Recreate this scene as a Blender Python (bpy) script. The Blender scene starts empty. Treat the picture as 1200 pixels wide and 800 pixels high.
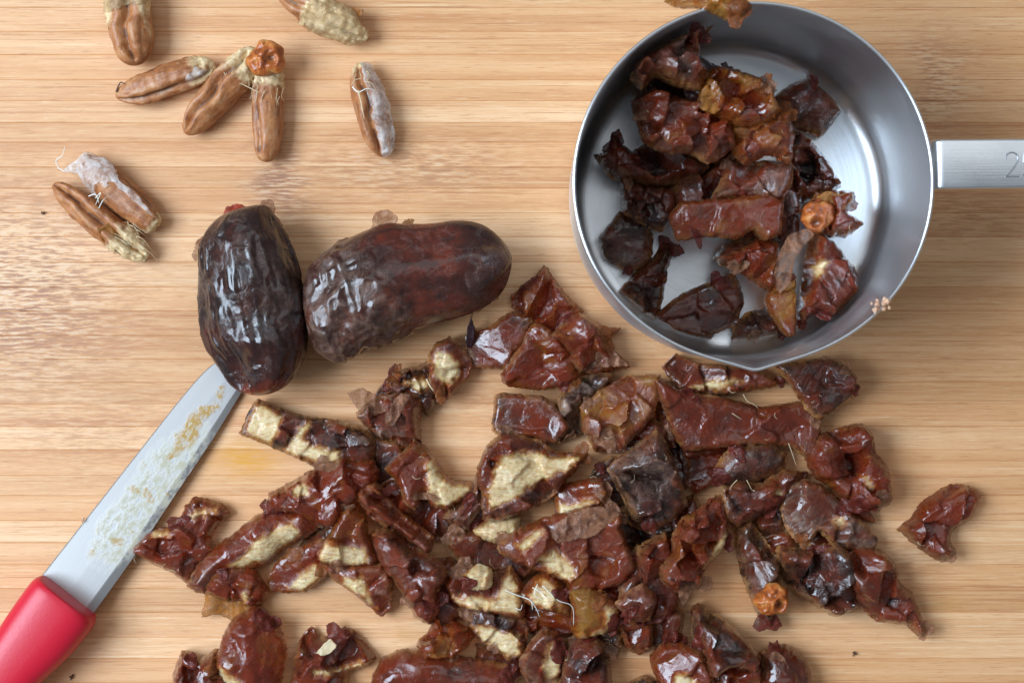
import bpy, math, random
import numpy as np

# ------------------------------------------------------------------ camera, light, exposure
H = 0.47                      # camera height above the board (m)
S = 0.269 / 1200.0            # metres on the board for one pixel of the 1200 px wide photograph
scene = bpy.context.scene
COL = scene.collection
cam_d = bpy.data.cameras.new('camera')
cam = bpy.data.objects.new('camera', cam_d)
COL.objects.link(cam)
cam.location = (0, 0, H)
cam_d.sensor_width = 36.0
cam_d.lens = 36.0 * H / 0.269
cam_d.clip_start = 0.02
cam_d.clip_end = 20.0
cam_d.dof.use_dof = True
cam_d.dof.focus_distance = H - 0.010
cam_d.dof.aperture_fstop = 16.0
scene.camera = cam

world = bpy.data.worlds.new('World')
scene.world = world
world.use_nodes = True
wbg = world.node_tree.nodes['Background']
wbg.inputs[0].default_value = (0.84, 0.92, 1.0, 1)
wbg.inputs[1].default_value = 0.21

def area(name, loc, target, sx, sy, power, color):
    l = bpy.data.lights.new(name, 'AREA')
    l.shape = 'RECTANGLE'
    l.size, l.size_y = sx, sy
    l.energy = power
    l.color = color
    o = bpy.data.objects.new(name, l)
    COL.objects.link(o)
    o.location = loc
    d = [t - c for t, c in zip(target, loc)]
    from mathutils import Vector
    o.rotation_euler = Vector(d).to_track_quat('-Z', 'Y').to_euler()
    return o
area('window_light', (-0.78, 0.06, 0.82), (-0.02, 0, 0), 0.74, 0.60, 22.5, (0.68, 0.83, 1.0))
area('ceiling_bounce', (0.15, 0.85, 1.60), (0.05, 0.25, 0), 1.7, 1.3, 6.5, (0.92, 0.96, 1.0))

scene.render.engine = 'CYCLES'
scene.cycles.max_bounces = 8
scene.cycles.transmission_bounces = 5
scene.cycles.transparent_max_bounces = 6
scene.view_settings.view_transform = 'Standard'
scene.view_settings.look = 'None'
scene.view_settings.gamma = 1.0
scene.view_settings.exposure = 0.0
scene.render.resolution_x, scene.render.resolution_y = 1024, 682

# ------------------------------------------------------------------ helpers
rng = np.random.default_rng(7)

def W(x, y, z=0.0):
    """point of the board plane (raised by z) that the photograph shows at pixel x, y"""
    k = S * (H - z) / H
    return np.array([(x - 600.0) * k, (400.0 - y) * k])

def hash3(i, j, k, seed):
    n = (i * 374761393 + j * 668265263 + k * 1274126177 + seed * 974634777) & 0xFFFFFFFF
    n = ((n ^ (n >> 13)) * 1274126177) & 0xFFFFFFFF
    n = ((n ^ (n >> 16)) * 2246822519) & 0xFFFFFFFF
    n = n ^ (n >> 15)
    return (n & 0xFFFFFF) / float(0xFFFFFF) * 2.0 - 1.0

def noise(p, seed=0):
    """smooth value noise, p (N,2|3) -> about -1..1"""
    p = np.asarray(p, float)
    if p.shape[1] == 2:
        p = np.column_stack([p, np.zeros(len(p))])
    f = np.floor(p)
    t = p - f
    t = t * t * t * (t * (t * 6 - 15) + 10)
    i, j, k = [f[:, a].astype(np.int64) for a in range(3)]
    r = 0
    for di in (0, 1):
        wx = t[:, 0] if di else 1 - t[:, 0]
        for dj in (0, 1):
            wy = t[:, 1] if dj else 1 - t[:, 1]
            for dk in (0, 1):
                wz = t[:, 2] if dk else 1 - t[:, 2]
                r = r + wx * wy * wz * hash3(i + di, j + dj, k + dk, seed)
    return r

def fbm(p, seed=0, octs=3, gain=0.5):
    a, r, s = 1.0, 0, 0
    p = np.asarray(p, float)
    for o in range(octs):
        r = r + a * noise(p * (2.03 ** o) + 17.3 * o, seed + o * 31)
        s += a
        a *= gain
    return r / s

def smooth(e0, e1, x):
    t = np.clip((x - e0) / (e1 - e0), 0, 1)
    return t * t * (3 - 2 * t)

def catmull(poly, n=5, closed=True, tension=0.5):
    P = np.asarray(poly, float)
    m = len(P)
    out = []
    rngk = range(m if closed else m - 1)
    for i in rngk:
        if closed:
            p0, p1, p2, p3 = P[i - 1], P[i], P[(i + 1) % m], P[(i + 2) % m]
        else:
            p0, p1, p2, p3 = P[max(i - 1, 0)], P[i], P[i + 1], P[min(i + 2, m - 1)]
        for q in range(n):
            t = q / n
            a = tension * (p2 - p0)
            b = tension * (p3 - p1)
            out.append((2 * t**3 - 3 * t**2 + 1) * p1 + (t**3 - 2 * t**2 + t) * a + (-2 * t**3 + 3 * t**2) * p2 + (t**3 - t**2) * b)
    if not closed:
        out.append(P[-1])
    return np.array(out)

def sdist(pts, poly):
    """signed distance (inside positive) and nearest boundary point"""
    A = poly
    B = np.roll(poly, -1, axis=0)
    d = B - A
    ap = pts[:, None, :] - A[None]
    t = np.clip((ap * d[None]).sum(-1) / np.maximum((d * d).sum(-1), 1e-16)[None], 0, 1)
    q = A[None] + t[..., None] * d[None]
    dd = ((pts[:, None, :] - q) ** 2).sum(-1)
    k = dd.argmin(1)
    r = np.arange(len(pts))
    near = q[r, k]
    dist = np.sqrt(dd[r, k])
    x, y = pts[:, 0][:, None], pts[:, 1][:, None]
    c = ((A[None, :, 1] > y) != (B[None, :, 1] > y))
    with np.errstate(divide='ignore', invalid='ignore'):
        xi = (B[None, :, 0] - A[None, :, 0]) * (y - A[None, :, 1]) / (B[None, :, 1] - A[None, :, 1]) + A[None, :, 0]
    ins = ((c & (x < xi)).sum(1) % 2) == 1
    return np.where(ins, dist, -dist), near

def make_mesh(name, verts, faces, mat, attrs=None, smooth_shade=True):
    me = bpy.data.meshes.new(name)
    me.from_pydata([tuple(v) for v in np.asarray(verts, float)], [], [tuple(int(i) for i in f) for f in faces])
    if attrs:
        for k, v in attrs.items():
            a = me.attributes.new(k, 'FLOAT', 'POINT')
            a.data.foreach_set('value', np.asarray(v, np.float32))
    if mat:
        me.materials.append(mat)
    if smooth_shade:
        me.polygons.foreach_set('use_smooth', np.ones(len(me.polygons), bool))
    me.update()
    return me

def obj(name, me, parent=None, loc=None):
    o = bpy.data.objects.new(name, me)
    COL.objects.link(o)
    if loc is not None:
        o.location = loc
    if parent is not None:
        o.parent = parent
    return o

def tag(o, label, cat, group=None):
    o['label'] = label
    o['category'] = cat
    if group:
        o['group'] = group
    return o

def subset(verts, faces, keep, attrs):
    """the faces with keep[i] true, with only the vertices they use"""
    fs = [f for f, k in zip(faces, keep) if k]
    used = sorted({i for f in fs for i in f})
    ix = {v: i for i, v in enumerate(used)}
    u = np.array(used, int)
    return verts[u], [tuple(ix[i] for i in f) for f in fs], {k: v[u] for k, v in attrs.items()}

def grid_fill(poly, g):
    """quads and triangles filling a polygon; returns points, distance to edge, faces, boundary edges"""
    lo, hi = poly.min(0) - g, poly.max(0) + g
    nx, ny = [int(math.ceil((hi[a] - lo[a]) / g)) + 1 for a in (0, 1)]
    X, Y = np.meshgrid(lo[0] + g * np.arange(nx), lo[1] + g * np.arange(ny), indexing='ij')
    pts = np.column_stack([X.ravel(), Y.ravel()])
    sd, near = sdist(pts, poly)
    keep = sd > -0.5 * g
    snap = keep & (sd < 0.35 * g)
    pts[snap] = near[snap]
    d = np.where(snap, 0, np.maximum(sd, 0))
    ix = -np.ones(len(pts), int)
    faces = []
    K = keep.reshape(nx, ny)
    for i in range(nx - 1):
        for j in range(ny - 1):
            c = [(i, j), (i + 1, j), (i + 1, j + 1), (i, j + 1)]
            q = [a * ny + b for a, b in c if K[a, b]]
            if len(q) >= 3:
                faces.append(tuple(q))
    used = sorted({v for f in faces for v in f})
    mp = {v: k for k, v in enumerate(used)}
    faces = [tuple(mp[v] for v in f) for f in faces]
    u = np.array(used, int)
    cnt = {}
    for f in faces:
        for a, b in zip(f, f[1:] + f[:1]):
            key = (min(a, b), max(a, b))
            cnt[key] = None if key in cnt else (a, b)
    border = [e for e in cnt.values() if e is not None]
    return pts[u], d[u], faces, border

def tube(pts, r, n=6, taper=True):
    P = np.asarray(pts, float)
    V, F = [], []
    m = len(P)
    for i in range(m):
        t = P[min(i + 1, m - 1)] - P[max(i - 1, 0)]
        t = t / (np.linalg.norm(t) + 1e-12)
        a = np.cross(t, [0, 0, 1.0])
        if np.linalg.norm(a) < 1e-3:
            a = np.cross(t, [0, 1.0, 0])
        a /= np.linalg.norm(a)
        b = np.cross(t, a)
        rr = r * (1 - 0.6 * i / (m - 1)) if taper else r
        for k in range(n):
            th = 2 * math.pi * k / n
            V.append(P[i] + rr * (math.cos(th) * a + math.sin(th) * b))
    for i in range(m - 1):
        for k in range(n):
            F.append((i * n + k, i * n + (k + 1) % n, (i + 1) * n + (k + 1) % n, (i + 1) * n + k))
    F.append(tuple(range(n))[::-1])
    F.append(tuple((m - 1) * n + k for k in range(n)))
    return np.array(V), F

# ------------------------------------------------------------------ materials
class NT:
    def __init__(self, name):
        self.m = bpy.data.materials.new(name)
        self.m.use_nodes = True
        self.t = self.m.node_tree
        self.t.nodes.clear()
        self.out = self.t.nodes.new('ShaderNodeOutputMaterial')
        self.p = self.t.nodes.new('ShaderNodeBsdfPrincipled')
        self.link(self.p.outputs[0], self.out.inputs[0])
    def link(self, a, b):
        self.t.links.new(a, b)
    def n(self, typ, **kw):
        x = self.t.nodes.new(typ)
        for k, v in kw.items():
            setattr(x, k, v)
        return x
    def put(self, sock, v):
        if isinstance(v, bpy.types.NodeSocket):
            self.link(v, sock)
        elif isinstance(v, (tuple, list)) and len(v) == 3 and sock.type == 'RGBA':
            sock.default_value = (*v, 1)
        else:
            sock.default_value = v
    def math(self, op, a, b=0.0, c=0.0, clamp=False):
        x = self.n('ShaderNodeMath', operation=op)
        x.use_clamp = clamp
        for s, v in zip(x.inputs, (a, b, c)):
            self.put(s, v)
        return x.outputs[0]
    def mix(self, f, a, b, blend='MIX'):
        x = self.n('ShaderNodeMix', data_type='RGBA', blend_type=blend)
        self.put(x.inputs[0], f)
        self.put(x.inputs[6], a)
        self.put(x.inputs[7], b)
        return x.outputs[2]
    def attr(self, name):
        return self.n('ShaderNodeAttribute', attribute_name=name).outputs['Fac']
    def coord(self, kind='Object'):
        return self.n('ShaderNodeTexCoord').outputs[kind]
    def mapping(self, vec, scale=(1, 1, 1), loc=(0, 0, 0), rot=(0, 0, 0)):
        x = self.n('ShaderNodeMapping')
        self.put(x.inputs[0], vec)
        x.inputs['Scale'].default_value = scale
        x.inputs['Location'].default_value = loc
        x.inputs['Rotation'].default_value = rot
        return x.outputs[0]
    def noise(self, vec, scale, detail=3.0, rough=0.55, dist=0.0):
        x = self.n('ShaderNodeTexNoise')
        self.put(x.inputs['Vector'], vec)
        x.inputs['Scale'].default_value = scale
        x.inputs['Detail'].default_value = detail
        x.inputs['Roughness'].default_value = rough
        x.inputs['Distortion'].default_value = dist
        return x.outputs['Fac']
    def ramp(self, fac, stops, interp='LINEAR'):
        x = self.n('ShaderNodeValToRGB')
        x.color_ramp.interpolation = interp
        el = x.color_ramp.elements
        while len(el) < len(stops):
            el.new(0.5)
        for e, (pos, c) in zip(el, stops):
            e.position = pos
            e.color = (*c, 1) if isinstance(c, (tuple, list)) else (c, c, c, 1)
        self.put(x.inputs[0], fac)
        return x.outputs[0]
    def bump(self, h, strength, dist, normal=None):
        x = self.n('ShaderNodeBump')
        x.inputs['Strength'].default_value = strength
        x.inputs['Distance'].default_value = dist
        self.put(x.inputs['Height'], h)
        if normal is not None:
            self.put(x.inputs['Normal'], normal)
        return x.outputs[0]
    def set(self, **kw):
        for k, v in kw.items():
            self.put(self.p.inputs[k.replace('_', ' ')], v)

def mat_date(name='date_fruit', bstr=0.5, trn=1.0, coat=0.34, r0=0.06, cr=0.07, mott=1.15):
    t = NT(name)
    co = t.coord('Object')
    rnd = t.n('ShaderNodeObjectInfo').outputs['Random']
    off = t.n('ShaderNodeVectorMath', operation='ADD')
    t.put(off.inputs[0], co)
    cx = t.n('ShaderNodeCombineXYZ')
    for i in range(3):
        t.put(cx.inputs[i], t.math('MULTIPLY', rnd, 3.1 + i))
    t.put(off.inputs[1], cx.outputs[0])
    v = off.outputs[0]
    n1 = t.noise(v, 150, 4, 0.6)
    n2 = t.noise(v, 560, 4, 0.65, 0.4)
    n3 = t.noise(v, 2600, 3, 0.6)
    n4 = t.noise(t.mapping(v, (1, 1, 1), (0.3, 0.1, 0.2)), 240, 3, 0.6, 0.8)
    fl = t.attr('flesh')
    tone = t.attr('tone')
    tn = t.math('ADD', tone, t.math('MULTIPLY', t.math('SUBTRACT', n1, 0.45), mott))
    tn = t.math('ADD', tn, t.math('MULTIPLY', t.math('SUBTRACT', n2, 0.5), 0.28))
    skin = t.ramp(tn, [(0.0, (0.018, 0.008, 0.007)), (0.20, (0.050, 0.013, 0.009)), (0.42, (0.170, 0.027, 0.011)),
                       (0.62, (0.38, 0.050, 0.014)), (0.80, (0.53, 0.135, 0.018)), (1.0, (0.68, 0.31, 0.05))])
    # waxy bloom and dried skin
    dull = t.math('MULTIPLY', t.attr('dull'), t.ramp(n4, [(0.36, 0.1), (0.60, 1.0)]))
    skin = t.mix(dull, skin, t.ramp(n2, [(0.3, (0.075, 0.040, 0.028)), (0.55, (0.19, 0.110, 0.075)), (0.75, (0.36, 0.24, 0.165))]))
    # torn edges: paler flesh, plus the amber glow of thin skin painted in
    ed = t.math('MULTIPLY', t.attr('edge'), t.ramp(n2, [(0.36, 0.0), (0.54, 1.0)]))
    skin = t.mix(ed, skin, (0.52, 0.24, 0.08))
    # sugar grains in patches
    patch = t.ramp(n4, [(0.48, 0.0), (0.62, 1.0)])
    grain = t.math('MULTIPLY', t.ramp(n3, [(0.55, 0.0), (0.68, 1.0)]), patch)
    skin = t.mix(t.math('MULTIPLY', grain, 0.30), skin, (0.42, 0.30, 0.27))
    # cut flesh
    cream = t.ramp(t.math('ADD', t.math('MULTIPLY', n1, 0.35), t.math('MULTIPLY', fl, 0.58)), [(0.36, (0.40, 0.13, 0.028)), (0.54, (0.54, 0.28, 0.08)), (0.70, (0.66, 0.46, 0.21)), (0.90, (0.78, 0.64, 0.41))])
    nfib = t.noise(t.mapping(v, (420, 1700, 900), rot=(0, 0, 0.6)), 1, 4, 0.65, 0.6)
    cream = t.mix(t.ramp(nfib, [(0.34, 0.7), (0.50, 0.0)]), cream, (0.42, 0.19, 0.06))
    cream = t.mix(t.math('MULTIPLY', t.ramp(nfib, [(0.55, 0.0), (0.68, 1.0)]), 0.4), cream, (0.90, 0.82, 0.64))
    frost = t.mix(t.ramp(n3, [(0.44, 0.0), (0.60, 1.0)]), (0.17, 0.060, 0.045), (0.50, 0.37, 0.36))
    fband = t.math('MULTIPLY', t.ramp(fl, [(0.02, 0.0), (0.35, 1.0)]), t.ramp(n4, [(0.40, 0.3), (0.58, 1.0)]))
    band = t.mix(t.ramp(n4, [(0.50, 0.0), (0.60, 1.0)]), (0.46, 0.16, 0.035), frost)
    c = t.mix(fband, skin, band)
    fm = t.ramp(t.math('ADD', fl, t.math('MULTIPLY', t.math('ADD', t.math('SUBTRACT', n2, 0.5), t.math('SUBTRACT', n4, 0.5)), 0.9)), [(0.22, 0.0), (0.95, 1.0)])
    c = t.mix(fm, c, cream)
    t.set(Base_Color=c)
    r = t.math('ADD', r0, t.math('MULTIPLY', t.ramp(n4, [(0.35, 0.0), (0.68, 1.0)]), 0.34))
    r = t.math('ADD', r, t.math('MULTIPLY', dull, 0.16))
    r = t.math('ADD', r, t.math('MULTIPLY', t.math('MAXIMUM', fm, t.math('MULTIPLY', fband, 0.5)), 0.26))
    t.set(Roughness=r)
    tr = t.math('MULTIPLY', t.ramp(tn, [(0.25, 0.04 * trn), (0.65, 0.72 * trn)]), t.math('SUBTRACT', 1.0, t.math('MAXIMUM', fm, dull)))
    t.set(Transmission_Weight=t.math('MULTIPLY', tr, t.math('SUBTRACT', 1.0, fband, clamp=True), clamp=True))
    t.p.inputs['IOR'].default_value = 1.44
    t.p.inputs['Subsurface Weight'].default_value = 0.45
    t.p.inputs['Subsurface Radius'].default_value = (1.0, 0.36, 0.13)
    t.p.inputs['Subsurface Scale'].default_value = 0.0028
    t.p.inputs['Coat Weight'].default_value = coat
    t.p.inputs['Coat Roughness'].default_value = cr
    gamt = t.math('ADD', 0.03, t.math('MULTIPLY', t.math('MAXIMUM', t.math('MULTIPLY', patch, 0.7), fl), 0.9))
    n3 = t.math('ADD', t.math('MULTIPLY', n3, t.math('SUBTRACT', 1.0, t.math('MULTIPLY', fl, 0.7))), t.math('MULTIPLY', nfib, fl))
    hgt = t.math('ADD', t.math('MULTIPLY', n2, t.math('ADD', 0.40, t.math('MULTIPLY', patch, 0.6))), t.math('MULTIPLY', n3, gamt))
    t.set(Normal=t.bump(hgt, bstr, 0.0005))
    return t.m

def mat_papery(name, col, transp, rough=0.3):
    t = NT(name)
    co = t.coord('Object')
    n1 = t.noise(co, 420, 4, 0.65, 0.5)
    n2 = t.noise(t.mapping(co, (1, 3, 1)), 800, 3, 0.6)
    c = t.ramp(n1, [(0.25, tuple(x * 0.35 for x in col)), (0.5, col), (0.75, tuple(min(1, x * 1.5) for x in col))])
    t.set(Base_Color=c, Roughness=rough, Normal=t.bump(n2, 0.7, 0.0004))
    tr = t.n('ShaderNodeBsdfTranslucent')
    t.put(tr.inputs[0], c)
    m1 = t.n('ShaderNodeMixShader')
    m1.inputs[0].default_value = 0.4
    t.link(t.p.outputs[0], m1.inputs[1])
    t.link(tr.outputs[0], m1.inputs[2])
    tp = t.n('ShaderNodeBsdfTransparent')
    m2 = t.n('ShaderNodeMixShader')
    hole = t.ramp(t.math('ADD', t.attr('hole'), t.math('MULTIPLY', t.math('SUBTRACT', n1, 0.5), 0.6)), [(0.42, 0.0), (0.5, 1.0)])
    t.put(m2.inputs[0], t.math('MAXIMUM', hole, t.ramp(n1, [(0.3, min(1.0, transp * 1.7)), (0.7, transp * 0.35)])))
    t.link(m1.outputs[0], m2.inputs[1])
    t.link(tp.outputs[0], m2.inputs[2])
    t.link(m2.outputs[0], t.out.inputs[0])
    return t.m

def mat_pit():
    t = NT('date_stone')
    co = t.coord('Object')
    n1 = t.noise(co, 220, 4, 0.6)
    n2 = t.noise(t.mapping(co, (1.0, 1.0, 1.0)), 1100, 3, 0.6)
    c = t.ramp(n1, [(0.25, (0.20, 0.058, 0.016)), (0.5, (0.40, 0.145, 0.046)), (0.75, (0.56, 0.26, 0.10))])
    nl = t.noise(t.mapping(co, (0.35, 1.2, 1.2)), 700, 4, 0.65)
    c = t.mix(t.ramp(nl, [(0.5, 0.0), (0.68, 0.7)]), c, (0.52, 0.30, 0.16))
    c = t.mix(t.ramp(nl, [(0.3, 0.7), (0.42, 0.0)]), c, (0.10, 0.035, 0.02))
    pale = t.ramp(t.math('ADD', t.attr('pale'), t.math('MULTIPLY', t.math('SUBTRACT', n1, 0.5), 0.9)), [(0.42, 0.0), (0.6, 1.0)])
    tan = t.ramp(n2, [(0.3, (0.46, 0.27, 0.10)), (0.6, (0.76, 0.58, 0.34))])
    c = t.mix(pale, c, tan)
    dark = t.attr('dark')
    c = t.mix(dark, c, (0.045, 0.022, 0.016))
    t.set(Base_Color=c, Roughness=t.math('ADD', 0.34, t.math('MULTIPLY', n2, 0.25)), Normal=t.bump(t.math('ADD', n1, n2), 0.4, 0.0003))
    t.p.inputs['Subsurface Weight'].default_value = 0.1
    t.p.inputs['Subsurface Scale'].default_value = 0.001
    return t.m

def mat_cap():
    t = NT('orange_calyx')
    co = t.coord('Object')
    n1 = t.noise(co, 350, 4, 0.6)
    c = t.ramp(n1, [(0.3, (0.20, 0.045, 0.012)), (0.5, (0.46, 0.12, 0.022)), (0.72, (0.66, 0.32, 0.10))])
    c = t.mix(t.attr('dark'), c, (0.10, 0.025, 0.008))
    t.set(Base_Color=c, Roughness=0.3, Normal=t.bump(n1, 0.5, 0.0006))
    t.p.inputs['Subsurface Weight'].default_value = 0.4
    t.p.inputs['Subsurface Radius'].default_value = (1, 0.4, 0.1)
    t.p.inputs['Subsurface Scale'].default_value = 0.002
    return t.m

def mat_crumb(name, c0, c1):
    t = NT(name)
    n1 = t.noise(t.coord('Object'), 900, 4, 0.6)
    t.set(Base_Color=t.mix(n1, c0, c1), Roughness=0.45)
    t.p.inputs['Subsurface Weight'].default_value = 0.2
    t.p.inputs['Subsurface Scale'].default_value = 0.001
    return t.m

M_DATE = mat_date()
M_WHOLE = mat_date('whole_date_skin', 0.30, 0.0, 0.35, 0.10, 0.12, 0.40)
M_SKIN = mat_papery('loose_date_skin', (0.40, 0.19, 0.105), 0.50, 0.16)
M_AMBER = mat_papery('amber_date_skin', (0.50, 0.21, 0.045), 0.34, 0.2)
M_COPPER = mat_papery('copper_date_skin', (0.34, 0.105, 0.03), 0.38, 0.15)
M_MEMB = mat_papery('white_membrane', (0.95, 0.94, 0.91), 0.52, 0.35)
M_STRAW = mat_papery('straw_husk', (0.74, 0.54, 0.30), 0.34, 0.35)
M_RUBY = mat_papery('ruby_date_skin', (0.20, 0.035, 0.022), 0.25, 0.12)
M_PIT = mat_pit()
M_CAP = mat_cap()
M_FIBRE = mat_crumb('pale_fibre', (0.52, 0.34, 0.17), (0.74, 0.60, 0.40))
M_THREAD = mat_crumb('white_thread', (0.80, 0.74, 0.64), (0.92, 0.88, 0.80))
M_CRUMB = mat_crumb('orange_crumb', (0.62, 0.22, 0.08), (0.88, 0.68, 0.50))
M_SPECK = mat_crumb('dark_speck', (0.05, 0.025, 0.015), (0.12, 0.06, 0.03))
# ------------------------------------------------------------------ cutting board
def mat_bamboo():
    t = NT('bamboo')
    pos = t.n('ShaderNodeNewGeometry').outputs['Position']
    rnd = t.n('ShaderNodeObjectInfo').outputs['Random']
    off = t.n('ShaderNodeCombineXYZ')
    t.put(off.inputs[0], t.math('MULTIPLY', rnd, 7.0))
    t.put(off.inputs[2], t.math('MULTIPLY', rnd, 3.0))
    va = t.n('ShaderNodeVectorMath', operation='ADD')
    t.put(va.inputs[0], pos)
    t.put(va.inputs[1], off.outputs[0])
    v = va.outputs[0]
    # nodes of the cane: (pixel centre, pixel half sizes, strength)
    sep = t.n('ShaderNodeSeparateXYZ')
    t.put(sep.inputs[0], pos)
    wob = t.math('MULTIPLY', t.math('SUBTRACT', t.noise(t.mapping(pos, (60, 160, 1)), 1, 2), 0.5), 0.02)
    X = t.math('ADD', sep.outputs[0], wob)
    Y = sep.outputs[1]
    mask = None
    for (px, py, sx, sy, st) in [(20, 345, 130, 120, 1.0), (330, 215, 34, 48, 0.9), (480, 195, 130, 34, 0.6), (1098, 95, 34, 55, 0.8),
                                 (1128, 250, 60, 30, 0.4), (110, 500, 130, 60, 0.4), (560, 470, 50, 40, 0.3), (1050, 660, 40, 40, 0.35)]:
        w = W(px, py)
        ax = t.math('DIVIDE', t.math('SUBTRACT', X, float(w[0])), sx * S)
        ay = t.math('DIVIDE', t.math('SUBTRACT', Y, float(w[1])), sy * S)
        r2 = t.math('ADD', t.math('MULTIPLY', ax, ax), t.math('MULTIPLY', ay, ay))
        e = t.math('MULTIPLY', t.math('POWER', 2.718, t.math('MULTIPLY', r2, -1.0)), st)
        mask = e if mask is None else t.math('MAXIMUM', mask, e)
    fine = t.noise(t.mapping(v, (24, 2700, 1)), 1, 3, 0.65)
    med = t.noise(t.mapping(v, (11, 1050, 1)), 1, 3, 0.65)
    wide = t.noise(t.mapping(v, (7, 170, 1)), 1, 3, 0.55)
    hair = t.noise(t.mapping(v, (20, 3300, 1)), 1, 2, 0.5)
    dots = t.noise(t.mapping(v, (230, 1800, 1)), 1, 3, 0.6)
    g = t.math('ADD', t.math('MULTIPLY', fine, 0.5), t.math('MULTIPLY', med, 0.5))
    light = t.ramp(wide, [(0.3, (0.60, 0.295, 0.125)), (0.5, (0.70, 0.380, 0.175)), (0.7, (0.78, 0.470, 0.250))])
    c = t.mix(t.ramp(g, [(0.36, 0.75), (0.41, 0.4), (0.46, 0.0)]), light, (0.47, 0.185, 0.064))
    c = t.mix(t.ramp(g, [(0.57, 0.0), (0.62, 0.5)]), c, (0.84, 0.61, 0.36))
    c = t.mix(t.ramp(hair, [(0.29, 0.7), (0.33, 0.0)]), c, (0.36, 0.13, 0.05))
    short = t.noise(t.mapping(v, (150, 3000, 1)), 1, 3, 0.65)
    c = t.mix(t.ramp(short, [(0.33, 0.55), (0.43, 0.0)]), c, (0.44, 0.19, 0.075))
    c = t.mix(t.ramp(short, [(0.58, 0.0), (0.70, 0.45)]), c, (0.84, 0.63, 0.40))
    tint = t.ramp(rnd, [(0.0, (0.84, 0.78, 0.71)), (0.35, (1.0, 0.94, 0.88)), (0.7, (1.0, 1.0, 1.0)), (1.0, (1.10, 1.13, 1.18))])
    c = t.mix(1.0, c, tint, 'MULTIPLY')
    nd = t.math('MULTIPLY', t.ramp(dots, [(0.42, 1.0), (0.52, 0.0)]), mask)
    c = t.mix(t.math('MULTIPLY', nd, 0.9), c, (0.32, 0.14, 0.08))
    nl = t.math('MULTIPLY', t.ramp(dots, [(0.52, 0.0), (0.60, 1.0)]), mask)
    c = t.mix(t.math('MULTIPLY', nl, 0.75), c, (0.72, 0.54, 0.37))
    # syrup stains left on the wood
    for (px, py, sx, sy, st, col) in [(284, 538, 40, 20, 1.3, (0.66, 0.30, 0.035)), (1112, 708, 22, 12, 0.45, (0.52, 0.26, 0.06)), (478, 742, 14, 9, 0.5, (0.52, 0.24, 0.05)),
                                      (322, 212, 26, 34, 0.55, (0.24, 0.10, 0.055)), (790, 470, 160, 60, 0.2, (0.42, 0.2, 0.07)), (640, 540, 80, 60, 0.25, (0.42, 0.2, 0.07))]:
        w = W(px, py)
        ax = t.math('DIVIDE', t.math('SUBTRACT', X, float(w[0])), sx * S)
        ay = t.math('DIVIDE', t.math('SUBTRACT', Y, float(w[1])), sy * S)
        r2 = t.math('ADD', t.math('MULTIPLY', ax, ax), t.math('MULTIPLY', ay, ay))
        e = t.math('MULTIPLY', t.math('POWER', 2.718, t.math('MULTIPLY', r2, -1.0)), st)
        e = t.math('MULTIPLY', e, t.ramp(dots, [(0.35, 1.0), (0.65, 0.35)]))
        c = t.mix(e, c, col)
    # old knife scratches
    sc = t.noise(t.mapping(pos, (90, 5200, 1), rot=(0, 0, 0.9)), 1, 2, 0.5)
    sm = t.noise(pos, 28, 2)
    scr = t.math('MULTIPLY', t.ramp(sc, [(0.71, 0.0), (0.76, 1.0)]), t.ramp(sm, [(0.5, 0.0), (0.6, 0.5)]))
    c = t.mix(scr, c, (0.78, 0.62, 0.44))
    t.set(Base_Color=c, Roughness=t.math('ADD', 0.38, t.math('MULTIPLY', med, 0.22)),
          Normal=t.bump(t.math('ADD', g, t.math('MULTIPLY', t.math('MULTIPLY', dots, mask), 0.6)), 0.28, 0.0004))
    return t.m

M_BAMBOO = mat_bamboo()
board = obj('cutting_board', None)
board['kind'] = 'structure'
board['label'] = 'pale bamboo cutting board of narrow glued strips under everything'
BW, BT = 0.46, 0.018
r_ = random.Random(3)
yy = -0.155
while yy < 0.155:
    w = r_.uniform(0.0050, 0.0068)
    c = 0.00016
    hw = w / 2
    vs, fs = [], []
    prof = [(-hw, -BT), (hw, -BT), (hw, -c), (hw - c, 0.0), (-hw + c, 0.0), (-hw, -c)]
    for sx in (-BW / 2, BW / 2):
        vs += [(sx, a, b) for a, b in prof]
    for k in range(6):
        fs.append((k, k + 6, (k + 1) % 6 + 6, (k + 1) % 6))
    fs += [tuple(range(6)), tuple(range(11, 5, -1))]
    me = make_mesh('bamboo_strip', vs, [f[::-1] for f in fs], M_BAMBOO, smooth_shade=False)
    obj('bamboo_strip', me, board, (0, yy + hw, r_.uniform(-0.00006, 0.0)))
    yy += w

# ------------------------------------------------------------------ measuring cup
def mat_steel(name, brushed, rough, aniso=0.0):
    t = NT(name)
    u = t.n('ShaderNodeUVMap').outputs[0]
    n1 = t.noise(t.mapping(u, brushed), 1, 4, 0.65)
    n2 = t.noise(t.coord('Object'), 60, 3)
    n3 = t.noise(t.coord('Object'), 700, 3)
    t.set(Base_Color=t.mix(n1, (0.68, 0.70, 0.72), (0.84, 0.86, 0.88)), Metallic=1.0)
    r = t.math('ADD', rough, t.math('MULTIPLY', n1, 0.12))
    if aniso:
        tg = t.n('ShaderNodeTangent', direction_type='RADIAL', axis='Z')
        t.set(Tangent=tg.outputs[0])
        t.p.inputs['Anisotropic'].default_value = aniso
        t.p.inputs['Anisotropic Rotation'].default_value = 0.25
    r = t.math('ADD', r, t.math('MULTIPLY', t.ramp(n2, [(0.45, 0.0), (0.7, 1.0)]), 0.08))
    t.set(Roughness=r, Normal=t.bump(t.math('ADD', n1, t.math('MULTIPLY', n3, 0.15)), 0.22, 0.0002))
    return t.m

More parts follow.
